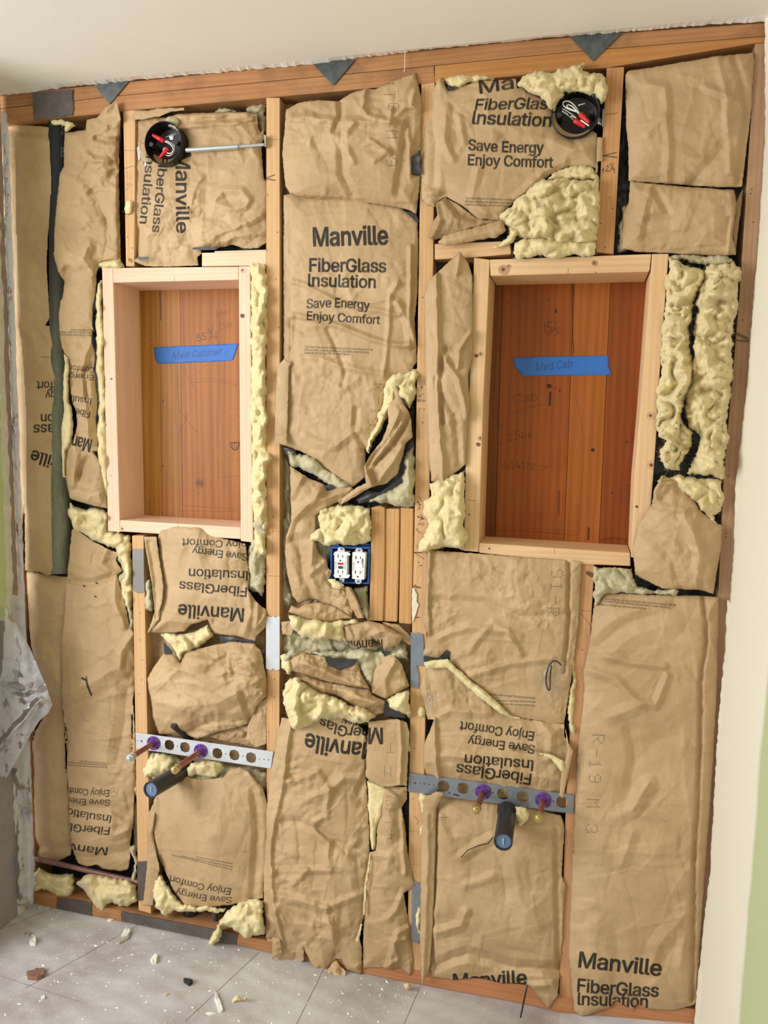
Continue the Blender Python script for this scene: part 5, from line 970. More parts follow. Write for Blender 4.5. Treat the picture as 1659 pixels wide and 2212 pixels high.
wool('torn_fiberglass', 'T3 462,1040 500,1020 600,1012 850,1035 842,1092 700,1102 560,1100 480,1116 455,1085', -.014, b6, 24, 15, 14, seed=85, dens=1.5); wool('torn_fiberglass', 'T3 315,1055 380,1060 450,1040 500,980 425,950 440,1000 400,1040', -.008, b6, 10, 8, 7, seed=86)
sheet(b6, 'V4 1010,1080 1060,1070 1120,1080 1120,1555 1060,1550 1010,1570 1020,1640 1025,1770 990,1800 960,1780 985,1700 1000,1560 1005,1300', -.010, 84, cr=1, big=30, bulge=3, bw=8, step=2.2, tear=.4, name='stapling_flange')
# ---------------- upright fold left of the right frame
b7 = batt('T6 150,1170', 'narrow upright fold of kraft paper left of the right cabinet frame', 'kraft-faced batts')
sheet(b7, 'T6 204,95 245,150 264,212 264,600 242,682 246,770 257,830 242,875 236,1000 232,1100 150,1165 124,1182 70,1182 60,1082 45,700 38,300 60,228 112,180', -.012, 91,
      cr=3.6, big=46, asp=3.2, ang=0.05, bulge=14, bw=14, step=2.6, tear=.5, creases=[('T6 92,200 98,620 105,900 126,1180', 6, 10), ('T6 130,560 100,700 120,900', 10, -8), ('T6 255,480 200,560 195,640', 8, 9), ('T6 110,540 140,620 200,700 240,880', 10, 8), ('T6 120,780 180,860 200,1100', 12, -6), ('T6 205,100 190,200', 8, 6)])
black(b7, 'P 942,560 1010,560 1002,1180 930,1180', .05)
wool('torn_fiberglass', 'T6 60,1190 130,1172 228,1122 232,1300 224,1400 244,1440 228,1505 190,1495 120,1490 60,1510 5,1512 12,1470 60,1380 28,1320 36,1270 70,1250', -.010, b7, 30, 18, 16, seed=92, dens=1.3)
wool('torn_fiberglass', 'T6 240,640 258,650 262,820 246,790', .01, b7, 8, 8, 6, seed=93, grey=True)
# ---------------- bay 3 middle and bottom
b8 = batt('T9 400,1100', 'batt below the right cabinet frame, ripped diagonally, upside-down lettering', 'kraft-faced batts')
black(b8, 'P 918,1200 1250,1210 1225,2150 908,2100', .055)
def w8(pr):
    for ch, a in (('9', 'T9 725,182'), ('1', 'T9 722,240'), ('-', 'T9 718,300'), ('R', 'T9 708,352')): pr.dots(ch, O(a)[0], 24, 1.6)
    for (t, a, b_) in ((PARA[0], '628,764', '300,748'), (PARA[1], '628,748', '316,738'), (PARA[2], '628,732', '426,714')): pr.text(t, O('T9 '+a)[0], O('T9 '+b_)[0], 4, bold=.05, val=.95)
sheet(b8, 'T9 150,73 168,78 400,96 780,124 834,130 820,400 816,430 792,620 772,750 757,845 700,850 622,832 520,812 420,718 332,648 250,568 240,522 200,560 131,545 152,450 131,400 145,200', -.008, 101,
      writing=w8, cr=4.6, big=52, bulge=16, bw=20, step=2.8, creases=[('T9 775,125 775,400 755,620', 7, -8), ('T9 160,300 400,310 560,370 780,360', 12, -5), ('T9 160,80 150,250 155,450', 7, 8), ('T9 200,470 330,420 500,440 560,540', 12, 6), ('T9 330,640 520,580 700,560', 12, 5), ('T9 340,520 440,400 560,460', 12, 5)])
def w8b(pr):
    fit(pr, 'Enjoy Comfort', 'T9', '624,884', '297,838', 40); fit(pr, 'Save Energy', 'T9', '627,944', '333,905', 38); fit(pr, 'Insulation', 'T12', '620,88', '318,62', 46); fit(pr, 'FiberGlass', 'T12', '612,148', '283,102', 48)
sheet(b8, 'T9 145,602 242,592 300,652 400,742 500,806 622,832 757,846 756,900 795,968 770,1080 745,1165 736,1172 720,1200 600,1190 400,1170 190,1130 128,1100 135,940 180,830 152,830 115,692', -.006, 102,
      writing=w8b, cr=4.2, big=60, bulge=20, bw=24, step=2.8, creases=[('T12 60,175 430,225 800,280', 46, -20), ('T9 180,830 185,1000 200,1090', 8, 10), ('T9 190,820 250,790 420,800', 14, 6), ('T9 540,960 640,975 700,985 745,1020', 7, -7), ('T9 760,860 790,960 760,1080', 8, 9), ('T9 400,1090 360,1000 200,990', 12, 5), ('T9 640,820 700,900 690,1000', 14, 5), ('T9 150,600 190,800', 12, -6)])
wool('torn_fiberglass', 'T9 135,575 240,560 255,575 332,648 420,718 520,812 610,828 520,822 480,805 400,745 300,660 240,602 145,605', -.020, b8, 9, 6, 5, seed=102, tear=1); black(b8, 'T9 131,545 200,562 238,520 250,530 240,572 160,590 135,580', -.012, 20, cr=3, name='asphalt_tear')
wool('torn_fiberglass', 'T9 640,978 700,985 750,1010 760,1050 745,1060 700,1005', -.036, b8, 4, 4, 3, seed=104, tear=.8, dens=.5); wool('torn_fiberglass', 'T9 795,560 800,600 800,900 780,880 775,760', .0, b8, 8, 5, 4, seed=105)
sheet(b8, 'T9 760,860 778,940 797,968 772,1080 752,1180 735,1168 745,1060 772,975', -.034, 104, name='torn_paper_edge', cr=1, bulge=3, bw=5, step=2.2, tear=.4)
sheet(b8, 'T12 65,160 800,200 775,320 130,300 70,260', .022, 105, name='rear_paper', cr=5, big=50, bulge=6, step=4, mat=M['paper_dark'])
b9 = batt('T12 450,1050', 'bottom batt behind the right pipe strap, with a curved rip beside the drain', 'kraft-faced batts')
def w9(pr):
    fit(pr, 'Manville', 'T12', '268,1098', '590,1080', 64); pr.dots('T', O('T12 218,340')[0], 20, 4.7)
    pr.line(O('T12 300,515 330,485 375,465 420,455 440,428'), 2.2, .9)
sheet(b9, 'T12 130,262 190,235 260,245 470,275 620,300 742,330 757,380 746,600 762,640 757,692 745,900 742,1000 727,1130 687,1187 602,1087 560,1072 480,1076 380,1048 265,1060 160,1046 128,1040 120,650 126,400', -.006, 111,
      writing=w9, cr=3.8, big=85, asp=1.3, bulge=26, bw=45, step=3.2, creases=[('T12 60,190 430,240 800,290', 56, -20), ('T12 190,260 185,500 172,800 165,1040', 8, -8), ('T12 300,515 370,465 440,428', 16, 6), ('T12 190,850 300,820 320,760', 16, 7), ('T12 170,1000 330,940 520,1000 740,1010', 18, -9), ('T12 720,400 725,700 735,1000', 9, -6), ('T12 320,640 440,600', 14, 4), ('T12 260,480 200,340', 14, 5), ('T12 600,1085 700,1080 730,1120', 12, 7), ('T12 540,540 560,700 640,800', 30, 5)])
sheet(b9, 'T12 135,255 195,222 225,235 190,300 186,480 176,800 160,1000 125,1087 117,880 122,650 124,400', -.022, 112, name='stapling_flange', cr=1.6, big=40, bulge=5, bw=8, step=2.8, tear=.6, creases=[('T12 150,330 150,560 130,1070', 8, 4)])
black(b9, 'T12 160,232 210,222 300,252 290,240 200,215', -.024, 21, cr=0, name='asphalt_tear'); wool('torn_fiberglass', 'T12 540,290 590,300 600,330 560,380 545,350', -.03, b9, 10, 7, 6, seed=111); wool('torn_fiberglass', 'T12 115,232 160,240 140,280 132,420 118,420 124,300', -.004, b9, 8, 6, 5, seed=112)
wool('torn_fiberglass', 'T12 105,740 120,730 122,860 108,850', -.005, b9, 6, 5, 4, seed=113)
# ---------------- bay 4 (right)
b10 = batt('T3 1300,1080', 'large plain batt in the upper right corner, folded across', 'kraft-faced batts')
black(b10, 'P 1350,140 1630,100 1605,560 1325,550', .07)
sheet(b10, 'T3 985,245 1000,225 1160,200 1420,155 1592,140 1596,180 1582,400 1562,560 1536,772 1450,776 1300,768 1000,745 1000,600 990,500', -.002, 121,
      cr=3.6, big=85, asp=1.4, bulge=26, bw=30, step=3.2, creases=[('T3 1420,155 1440,250 1460,330 1480,700', 12, 5), ('T3 1100,290 1170,300 1180,420 1090,520', 16, 6), ('T3 1180,450 1190,600 1180,740', 14, 5), ('T3 1360,300 1480,350', 12, 6), ('T3 1470,560 1350,700 1300,760', 18, -5), ('T3 1500,160 1560,400 1520,760', 12, -5), ('T3 1200,540 1400,600', 26, -4)])
sheet(b10, 'T3 1008,745 1080,755 1250,770 1500,788 1512,860 1492,1000 1508,1095 1450,1100 1190,1086 1040,1080 970,1066 975,900 1000,850', -.004, 122,
      cr=4.2, big=70, asp=1.2, bulge=30, bw=26, step=3.2, creases=[('T3 1110,760 1080,850 1050,1000', 14, 7), ('T3 1120,780 1190,900 1060,940', 12, -6), ('T3 1440,790 1490,800 1480,900', 10, 5), ('T3 1500,860 1480,1000 1470,1090', 7, 6), ('T3 1300,820 1240,960', 20, 4)])
wool('torn_fiberglass', 'T3 968,880 985,860 985,1080 950,1085', .02, b10, 10, 8, 8, seed=121, grey=True); sheet(b10, 'T3 1500,860 1540,780 1535,860 1515,1000 1508,1090 1492,1000', .012, 124, cr=2, big=40, bulge=4, step=3, mat=M['paper_dark'], name='side_paper')
wr = batt('T6 1300,1400', 'two long strips of bare yellow wool right of the right cabinet frame', 'loose wool', name='fiberglass_wool')
black(wr, 'P 1430,560 1600,560 1560,1220 1400,1220', .05)
wool('wool_tuft', 'T6 1188,118 1230,130 1290,170 1362,180 1352,235 1322,290 1300,400 1288,500 1300,600 1302,680 1270,790 1248,860 1260,910 1305,950 1300,1000 1262,1060 1242,1130 1185,1122 1150,1085 1148,1030 1185,990 1140,965 1130,880 1145,700 1150,560 1170,400', -.006, wr, 30, 17, 30, seed=131, dens=1.3, tear=3)
wool('wool_tuft', 'T6 1365,165 1400,150 1500,145 1530,180 1518,330 1495,420 1490,640 1470,820 1470,1000 1452,1090 1448,1170 1400,1150 1275,1142 1300,1090 1325,1040 1340,980 1290,930 1268,850 1285,740 1300,660 1302,540 1315,440 1330,300', -.008, wr, 40, 22, 28, seed=132, dens=1.3, tear=3)
wool('wool_tuft', 'T6 1188,118 1240,112 1360,118 1470,112 1500,150 1400,165 1300,150', .006, wr, 20, 12, 12, seed=133, grey=True)
wool('wool_tuft', 'T6 1125,1190 1165,1150 1300,1160 1445,1172 1445,1290 1438,1320 1400,1340 1440,1395 1446,1402 1380,1370 1330,1310 1275,1245 1200,1190', -.004, wr, 22, 13, 18, seed=134)
b11 = batt('T6 1200,1680', 'crumpled batt piece beside the lower right corner of the right cabinet frame', 'kraft-faced batts')
black(b11, 'T6 1100,1180 1440,1180 1430,1749 1010,1749', .04)
sheet(b11, 'T6 1158,1150 1232,1175 1285,1228 1332,1312 1442,1402 1440,1480 1426,1560 1402,1712 1330,1692 1160,1687 1032,1622 1020,1500 1050,1380 1112,1285 1120,1220', -.014, 131,
      cr=5, big=62, asp=1.3, bulge=32, bw=34, step=3, creases=[('T6 1160,1160 1120,1240 1150,1300 1230,1310 1320,1290', 12, 8), ('T6 1130,1290 1200,1220 1290,1235', 12, -7), ('T6 1260,1330 1330,1500 1320,1680', 16, 7), ('T6 1060,1400 1180,1500 1250,1680', 18, -6), ('T6 1330,1310 1300,1400 1350,1560', 16, 6), ('T6 1160,1150 1150,1190 1230,1180', 8, 7)])
wool('torn_fiberglass', 'T9 888,150 990,158 1055,160 1078,240 1180,255 1250,245 1270,260 1250,285 1150,270 1010,265 940,275 905,325 885,335', -.002, b11, 20, 13, 14, seed=131, grey=True, dens=1.6)
b12 = batt('T12 1050,1190', 'tall smooth batt in the right bottom bay, upright lettering at its foot', 'kraft-faced batts')
black(b12, 'P 1288,1290 1560,1280 1500,2190 1215,2160', .05)
def w12(pr):
    para(pr, 'T9', [('905,296', '1252,326'), ('905,306', '1258,340'), ('905,322', '1240,352')], 9)
    for ch, a, r_ in (('R', 'T9 908,915', 1.6), ('-', 'T9 900,975', 1.6), ('1', 'T9 892,1028', 1.6), ('9', 'T9 892,1090', 1.6), ('M', 'T9 885,1200', 1.6), ('3', 'T9 878,1312', 1.6)): pr.dots(ch, O(a)[0], 24, r_)
    fit(pr, 'Manville', 'T12', '820,1003', '1183,1042', 68); fit(pr, 'FiberGlass', 'T12', '815,1110', '1172,1134', 56, curve=2); fit(pr, 'Insulation', 'T12', '817,1170', '1125,1182', 54)
sheet(b12, 'T9 905,308 945,270 1060,272 1100,276 1372,280 1442,286 1440,400 1432,700 1418,1000 T12 1420,60 1402,300 1372,700 1342,1160 1330,1172 1290,1182 1240,1196 1130,1190 1085,1165 1060,1195 985,1150 962,1180 832,1226 802,1200 785,1030 775,950 790,600 796,300 T9 797,1435 812,1000 832,830 846,680 840,620 870,480 884,340', -.006, 141,
      writing=w12, cr=3.6, big=100, asp=1.5, bulge=30, bw=32, step=3.3, creases=[('T9 1372,282 1385,480 1362,640 1355,1000 T12 1330,600 1320,1150', 8, -9), ('T9 940,550 1060,580 1200,592', 12, 7), ('T9 870,610 980,650 1080,750 1160,765 1210,640', 14, 7), ('T9 890,460 960,400 1050,350 1200,310', 22, 6), ('T9 960,820 1090,770', 20, 6), ('T9 960,540 1060,460 1240,400', 30, 5), ('T9 1050,880 1070,1000 1050,1120', 20, -4), ('T9 1130,1110 1060,1230', 20, 5), ('T12 990,340 1060,300 1130,190', 24, 5), ('T12 1010,550 1060,400', 20, 4), ('T12 1140,1000 1180,900 1300,760', 26, 6), ('T12 1270,990 1290,860', 16, 5), ('T9 1385,380 1430,300', 12, 5), ('T12 920,760 980,830 1000,980', 24, -4)])

# ================================================================ electrical boxes
M['blackbox'] = flat_mat('black_phenolic', (34, 27, 26), .45, bump=.15, bscale=90, var=.15)
M['rednut'] = flat_mat('red_wire_nut', (206, 34, 34), .35); M['whitewire'] = flat_mat('white_wire', (232, 228, 218), .35); M['blackwire'] = flat_mat('black_wire', (28, 26, 26), .3); M['alu'] = flat_mat('bare_wire', (226, 226, 226), .2, metal=.8)
M['chrome'] = flat_mat('zinc_bar', (206, 212, 216), .22, metal=.85)
def round_box(cpx, yr, r, depth, label, nuts, wires, bosses, clip):
    c = unp(np.array([cpx]), yr)[0]; root = empty('junction_box', (c[0], c[1], c[2]-r), label, 'electrical box', 'round boxes for wall lamps')
    d = (0, 1, 0); lathe('box_body', c, d, [(0, r-.002), (-.0008, r-.001), (0, r), (.004, r+.0006), (.006, r-.001), (depth*.85, r*.97), (depth, r*.86), (depth, 0)], M['blackbox'], root, 48)
    lathe('box_lining', c, d, [(0, r-.002), (depth*.8, r*.94), (depth*.88, r*.8), (depth*.88, 0)], M['blackbox'], root, 48)
    for b in bosses:
        w = unp(O(b), yr+.004)[0]; cyl('screw_boss', w, w+np.array([0, depth*.75, 0]), .0058, M['blackbox'], root, 16, inner=None); cyl('screw_hole', w-np.array([0, .0004, 0]), w+np.array([0, .003, 0]), .002, M['asphalt'], root, 10)
    for a, b, y1, y2 in nuts:
        A = unp(O(a), y1)[0]; B = unp(O(b), y2)[0]; L = np.linalg.norm(B-A)
        o = lathe('wire_nut', A, B-A, [(0, .0052), (L*.05, .0066), (L*.3, .0060), (L*.34, .0072), (L*.42, .0058), (L*.9, .0042), (L, .0036), (L, 0)], M['rednut'], root, 12)
    for pts, y, m, rr in wires:
        P = O(pts); ys = np.linspace(y[0], y[1], len(P)); tube('wire', list(unp(P, ys)), rr, M[m], root)
    o = patch('clamp', O(clip), yr+.022, M['chrome'], root, step=2, cr=2.5, big=8, bulge=2, bw=4, seed=8, tear=.3, thick=.001)[0]
    return root
jb1 = round_box((352.3, 307.9), -.030, .0535, .062, 'round black box with red wire nuts at the upper left, on a steel hanger bar', [('U2 385,440', 'U2 255,370', -.012, -.026), ('U2 430,525', 'U2 335,630', -.010, -.020)],
    [('U2 400,430 450,450 500,490 510,540 470,600 430,610 380,580 370,540 390,510 420,520', (-.010, -.012), 'whitewire', .0014), ('U2 395,445 440,460 485,500 495,550 455,585 410,570 390,540 420,515', (-.014, -.014), 'whitewire', .0014), ('U2 430,470 500,540 510,580 450,600', (-.004, -.008), 'blackwire', .0014), ('U2 480,440 515,480 500,540', (.002, .004), 'alu', .0009), ('U2 400,400 440,380 500,360', (.01, .01), 'alu', .001), ('U2 512,350 520,415', (-.004, .004), 'alu', .0016), ('U2 470,470 500,430 520,400', (-.002, .004), 'alu', .0009)],
    ['U2 240,475', 'U2 520,450'], 'U2 430,375 470,355 500,375 490,420 450,430')
jb2 = round_box((1242.6, 243.6), -.024, .0545, .060, 'round black box with red wire nuts beside the leaning short stud at the upper right', [('V4 680,620', 'V4 850,790', -.012, -.022), ('V4 560,740', 'V4 780,870', -.006, -.012)],
    [('V4 660,600 600,480 500,370 400,345 330,370 330,440 400,500 520,540 620,570', (-.010, -.012), 'whitewire', .0016), ('V4 650,610 570,500 470,420 410,430 400,470 470,510 600,560', (-.014, -.012), 'whitewire', .0014), ('V4 600,690 500,610 410,540 320,510', (-.012, -.014), 'alu', .0013), ('V4 540,730 450,640 360,600 310,560 320,540 440,620', (-.010, -.012), 'alu', .0009), ('V4 490,650 590,690', (-.016, -.016), 'alu', .0016), ('V4 685,735 850,845', (-.024, -.028), 'whitewire', .0016), ('V4 690,590 800,640 890,700 900,760', (-.004, .006), 'blackwire', .0014)],
    ['V4 262,625', 'V4 905,560'], 'V4 620,420 770,375 780,410 640,460')
M['zincold'] = M['galv']
def bar_between(name, a, b, r, mat, parent): return cyl(name, a, b, r, mat, parent, 14)
hb = unp(O('U2 640,545 1508,480 1220,505'), [-.022, -.012, -.018]); bar_between('hanger_bar', hb[0], hb[1], .0042, M['chrome'], jb1); bar_between('hanger_sleeve', hb[0]-np.array([0, .002, 0]), hb[2]-np.array([0, .002, 0]), .0058, M['chrome'], jb1)
slab('hanger_flange', O('U2 1505,370 1522,370 1524,500 1512,500'), -.016, .02, M['chrome'], jb1, .0003); slab('hanger_foot', O('U2 80,510 115,490 120,640 95,660'), .002, .002, M['chrome'], jb1, .0003)
patch('bar_clamp', O('U2 120,560 150,510 200,540 210,640 230,720 170,740 150,690'), .004, M['chrome'], jb1, step=2, cr=3, big=9, bulge=3, bw=5, seed=9, tear=.3, thick=.0008)
slab('hanger_flange', O('V4 1125,520 1143,510 1130,860 1112,860'), -.006, .02, M['chrome'], jb2, .0003); patch('bar_clamp', O('V4 985,690 1060,660 1115,700 1115,850 1040,830 980,800'), .004, M['chrome'], jb2, step=1.8, cr=3, big=9, bulge=3, bw=5, seed=10, tear=.2, thick=.0008)
# ---- blue double outlet box
M['blue'] = flat_mat('blue_nonmetallic_box', (34, 88, 168), .42, bump=.1, var=.08); M['socket'] = flat_mat('white_receptacle', (240, 240, 238), .35); M['slotdark'] = flat_mat('slot_dark', (40, 38, 38), .6); M['inbox'] = flat_mat('box_interior', (44, 44, 48), .6)
ob = empty('outlet_box', unp(O('V3 800,1330'), 0)[0], 'blue double outlet box with two white receptacles between wool and upright blocks', 'electrical box')
slab('box_side', 'V3 285,375 322,400 310,1290 270,1310', -.006, .075, M['blue'], ob, .0004); slab('box_side', 'V3 1255,400 1300,385 1272,1325 1225,1300', -.006, .075, M['blue'], ob, .0004)
slab('box_top', 'V3 290,362 1300,372 1285,425 320,412', -.006, .075, M['blue'], ob, .0004); slab('box_bottom', 'V3 300,1262 1260,1285 1262,1325 290,1300', -.006, .075, M['blue'], ob, .0004)
slab('mounting_tab', 'V3 355,262 375,248 480,255 498,285 495,360 350,362', -.004, .02, M['blue'], ob, .0006); slab('mounting_tab', 'V3 960,370 1085,285 1300,290 1300,372', .02, .03, M['blue'], ob, .0006)
slab('box_back', 'V3 285,375 1300,385 1265,1320 280,1305', .068, .003, M['inbox'], ob, .0003)
def recept(body, y0, ears, screws, slots, holes, nm, writing, seed, extra=()):
    root = empty('receptacle', unp(O(body), y0).mean(0)-np.array([0, 0, .03]), nm, 'outlet', 'receptacles in the blue box')
    Q = O(body); pr = Print(Q, y0); writing(pr); m = flat_mat('marked_receptacle', (240, 240, 238), .35, img=pr.image('socket_writing'), inkc=(28, 28, 32))
    slab('socket_face', Q, y0, .022, m, root, .0008, pr)
    for e in ears: slab('mounting_strap', e, y0+.006, .002, M['bright'], root, .0004)
    for s in screws: w = unp(O(s), y0+.003)[0]; lathe('screw', w, (0, 1, 0), [(0, .0001), (0, .0024), (.001, .0030), (.004, .0030)], M['galv'], root, 14); box('screw_slot', w-np.array([0, .0002, 0]), (.0045, .0006, .0008), M['slotdark'], root, 0, ry=.8)
    for s in slots: slab('blade_slot', s, y0-.0004, .003, M['slotdark'], root, 0)
    for h in holes: w = unp(O(h), y0-.0003)[0]; cyl('ground_hole', w, w+np.array([0, .003, 0]), .0024, M['slotdark'], root, 14)
    for nm2, s, mm in extra: slab(nm2, s, y0-.0014, .003, mm, root, .0003)
    return root
def ws1(pr):
    fit(pr, 'TEMP', 'V3', '436,950', '436,745', 46, bold=.02); fit(pr, 'TEMP', 'V3', '638,725', '632,955', 42, bold=.02)
recept('V3 380,505 420,492 745,510 700,560 702,1178 385,1162 378,1080', -.026, ['V3 465,505 470,420 510,380 600,385 650,440 640,510', 'V3 505,1165 515,1230 560,1275 620,1275 645,1190'], ['V3 555,425', 'V3 545,1235'],
    ['V3 468,565 488,565 486,645 466,645', 'V3 586,580 606,580 604,645 584,645', 'V3 466,965 486,965 484,1042 464,1042', 'V3 584,978 604,978 602,1045 582,1045'], ['V3 533,722', 'V3 530,1118'], 'left white receptacle with a red button, marked in pen', ws1, 1,
    [('reset_button', 'V3 465,772 608,780 606,835 463,828', flat_mat('red_button', (196, 40, 62), .4)), ('test_button', 'V3 480,862 600,870 596,935 476,928', flat_mat('charcoal_button', (52, 58, 64), .4)), ('corner_lug', 'V3 360,545 385,520 385,590 370,590', M['socket']), ('corner_lug', 'V3 360,1085 385,1070 385,1140 370,1135', M['socket']), ('corner_lug', 'V3 700,520 780,540 785,590 735,600 705,570', M['socket']), ('corner_lug', 'V3 700,1100 770,1080 775,1110 740,1170 705,1170', M['socket'])])
def ws2(pr):
    fit(pr, 'TEMP', 'V3', '902,990', '902,765', 52, bold=.03); pr.line(O('V3 1115,670 1090,690 1125,700 1085,720 1130,735 1080,760 1125,775 1085,800 1130,830 1100,870 1130,905'), 1.4, .95); pr.line(O('V3 1110,960 1090,985 1110,1000 1085,1020 1105,1040 1085,1070'), .7, .8)
recept('V3 850,508 1160,520 1178,545 1140,1215 830,1188 840,540', -.020, ['V3 915,515 925,440 960,400 1060,405 1105,450 1100,522', 'V3 900,1190 905,1250 940,1315 1030,1325 1080,1270 1080,1205'], ['V3 1005,460', 'V3 982,1262'],
    ['V3 920,605 945,605 943,685 918,685', 'V3 1042,620 1062,620 1060,685 1040,685', 'V3 910,975 935,975 933,1058 908,1058', 'V3 1032,990 1054,990 1052,1058 1030,1058'], ['V3 990,762', 'V3 980,1135'], 'right white receptacle scribbled over in pen', ws2, 2)
# ================================================================ pipe straps and pipes
M['purple'] = flat_mat('purple_grommet', (104, 62, 142), .45, bump=.1); M['copper'] = flat_mat('copper', (166, 104, 84), .34, metal=.75, bump=.1, bscale=80, var=.18); M['brass'] = flat_mat('brass_cap', (204, 180, 122), .25, metal=.85); M['steelcap'] = flat_mat('grey_cap', (196, 196, 190), .35, metal=.6)
M['abs'] = flat_mat('black_abs_pipe', (42, 42, 44), .42, bump=.08, var=.1); M['plug'] = flat_mat('clear_blue_test_plug', (92, 116, 152), .15, spec=.8)
def strap(tile, corners, bigh, small, yb, mat, label, slotsq):
    Q = O(tile+' '+corners); w = unp(Q, yb); root = empty('pipe_strap', w.mean(0), label, 'bracket', 'perforated pipe straps')
    ol = [(a[0], a[2]) for a in w]; holes = []
    for h in bigh:
        c = unp(O(tile+' '+h), yb)[0]; lp = []
        for i in range(48):
            an = 2*math.pi*i/48; r = .0152
            if any(abs(((an-k) + math.pi) % (2*math.pi)-math.pi) < .09 for k in (.8, 2.35, 3.93, 5.5)): r = .0178
            lp.append((c[0]+r*math.cos(an), c[2]+r*math.sin(an)))
        holes.append(lp)
    for h, r in small: c = unp(O(tile+' '+h), yb)[0]; holes.append(circ((c[0], c[2]), r, 10))
    holed_plate('strap_plate', ol, holes, yb, .0016, mat, root)
    return root
def water_pipe(tile, a, b, yb, mat, capmat, label, nutr=.0105):
    A = unp(O(tile+' '+a), yb)[0]; e = O(tile+' '+b)[0]; ye = solve_y(A, e); B = unp(np.array([e]), ye)[0]
    B = np.array([A[0]*.15+B[0]*.85, B[1], A[2]*.15+B[2]*.85])
    root = empty('water_pipe', A-np.array([0, 0, .01]), label, 'pipe', 'capped copper stubs'); d = (B-A)/np.linalg.norm(B-A); L = np.linalg.norm(B-A)
    cyl('copper_tube', A+d*-.06, B-d*.016, .0078, M['copper'], root, 20)
    lathe('end_cap', B-d*.024, d, [(0, .0086), (0, .0102), (.004, .0112), (.007, .0112), (.0075, .0096), (.010, .0096), (.0105, nutr+.001), (.019, nutr+.001), (.0195, nutr-.003), (.026, nutr-.004), (.027, nutr-.006), (.027, 0)], capmat, root, 12)
    for q, th0 in enumerate(np.linspace(0, 6.283, 9)[:-1]): pass
    g = lathe('grommet', A+np.array([0, .002, 0]), (0, -1, 0), [(-.004, .0085), (-.004, .0195), (.002, .0205), (.006, .0205), (.0075, .0190), (.0065, .0150), (.0065, .0115), (.012, .0108), (.012, .0082), (0, .0082)], M['purple'], root, 32)
    for k in range(6):
        an = k*math.pi/3+.3; p = A+np.array([.0168*math.cos(an), -.0062, .0168*math.sin(an)]); box('grommet_slot', p, (.0052, .002, .0012), M['slotdark'], root, 0, ry=-(an+math.pi/2))
    return root
def drain(tile, a, b, yb, r, label, tilt=None):
    A = unp(O(tile+' '+a), yb)[0]; e = O(tile+' '+b)[0]; ye = solve_y(A, e); B = unp(np.array([e]), ye)[0]; root = empty('drain_stub', A-np.array([0, 0, r]), label, 'pipe', 'black drain stubs')
    d = (B-A)/np.linalg.norm(B-A)
    cyl('abs_pipe', A-d*.03, B, r, M['abs'], root, 40, inner=r*.84, depth=.05); lathe('hub_collar', A-d*.03, d, [(0, r*1.18), (.04, r*1.18), (.046, r*1.12), (.05, r)], M['abs'], root, 40)
    lathe('test_plug', B-d*.004, d, [(-.003, r*.84), (0, r*.83), (.0005, r*.6), (-.001, r*.3), (.001, 0)], M['plug'], root, 32); box('plug_fin', B-d*.002, (.0015, .002, r*.7), M['whitewire'], root, .0003)
    return root
strap('T10', '785,220 1580,330 1566,428 790,312', ['980,292', '1070,305', '1257,340', '1355,350', '1452,365'], [('820,270', .0032), ('797,267', .0018), ('1026,300', .002), ('1306,344', .002), ('1404,357', .002), ('1500,372', .0018), ('1527,375', .0018), ('1552,378', .0018), ('890,280', .008), ('1162,325', .008)], -.004, M['bright'], 'bright steel pipe strap with round holes across the left bay', None)
strap('T12', '70,142 800,240 795,322 65,225', ['222,200', '308,210', '485,235', '572,247', '748,272'], [('96,187', .0034), ('118,189', .0014), ('137,191', .0016), ('158,194', .0016), ('180,197', .0016), ('75,184', .0014), ('265,206', .0016), ('350,218', .0016), ('440,230', .002), ('528,241', .002), ('616,254', .002), ('708,268', .002), ('397,225', .008), ('663,262', .008)], -.004, M['galv'], 'dull grey pipe strap with round holes across the bay below the right cabinet frame', None)
water_pipe('T10', '890,280', '742,372', -.004, None, M['steelcap'], 'left copper stub on the left strap, with a grey cap'); water_pipe('T10', '1162,325', '1000,440', -.004, None, M['brass'], 'right copper stub on the left strap, with a brass cap')
water_pipe('T12', '397,225', '362,312', -.004, None, M['brass'], 'left copper stub on the right strap, pointing down slightly'); water_pipe('T12', '663,262', '640,350', -.004, None, M['brass'], 'right copper stub on the right strap, near the reddish stud')
drain('T10', '1065,440', '870,552', .02, .0225, 'black drain stub with a blue test plug under the left strap'); drain('T12', '505,308', '486,448', .0, .0225, 'black drain stub with a blue test plug under the right strap')
# short offcut poking out above the left strap, and the vent pipe in the left bay
A, B = unp(O('T7 1035,1290 1140,1375'), [-.03, .03]); oc = cyl('pipe_offcut', A, B, .0095, M['abs'], None, 20, inner=.0075, depth=.02); b_ = Vector(B); oc.data.transform(Matrix.Translation(-b_)); oc.location = b_; props(oc, 'short black pipe end poking out above the left pipe strap', 'pipe')
va = unp(O('P 129,262'), .045)[0]; vb = unp(O('P 132,1236'), .045)[0]; vp = empty('vent_pipe', (vb[0], vb[1], vb[2]), 'dusty black vent pipe showing through the torn leftmost batt', 'pipe')
prv = Print(O('P 90,250 170,250 170,1250 90,1250'), .015); fit(prv, 'STEK', 'U1', '405,645', '408,520', 30, bold=0, val=.5); fit(prv, 'CL', 'U1', '405,375', '405,325', 26, bold=0, val=.5)
nv = N('dusty_vent_pipe'); tcv = nv.new('ShaderNodeTexCoord'); sz = nv.new('ShaderNodeSeparateXYZ'); nv.L(tcv.outputs['Object'], sz.inputs[0]); mrv = nv.new('ShaderNodeMapRange'); mrv.inputs[1].default_value = .95; mrv.inputs[2].default_value = .35; nv.L(sz.outputs['Z'], mrv.inputs[0])
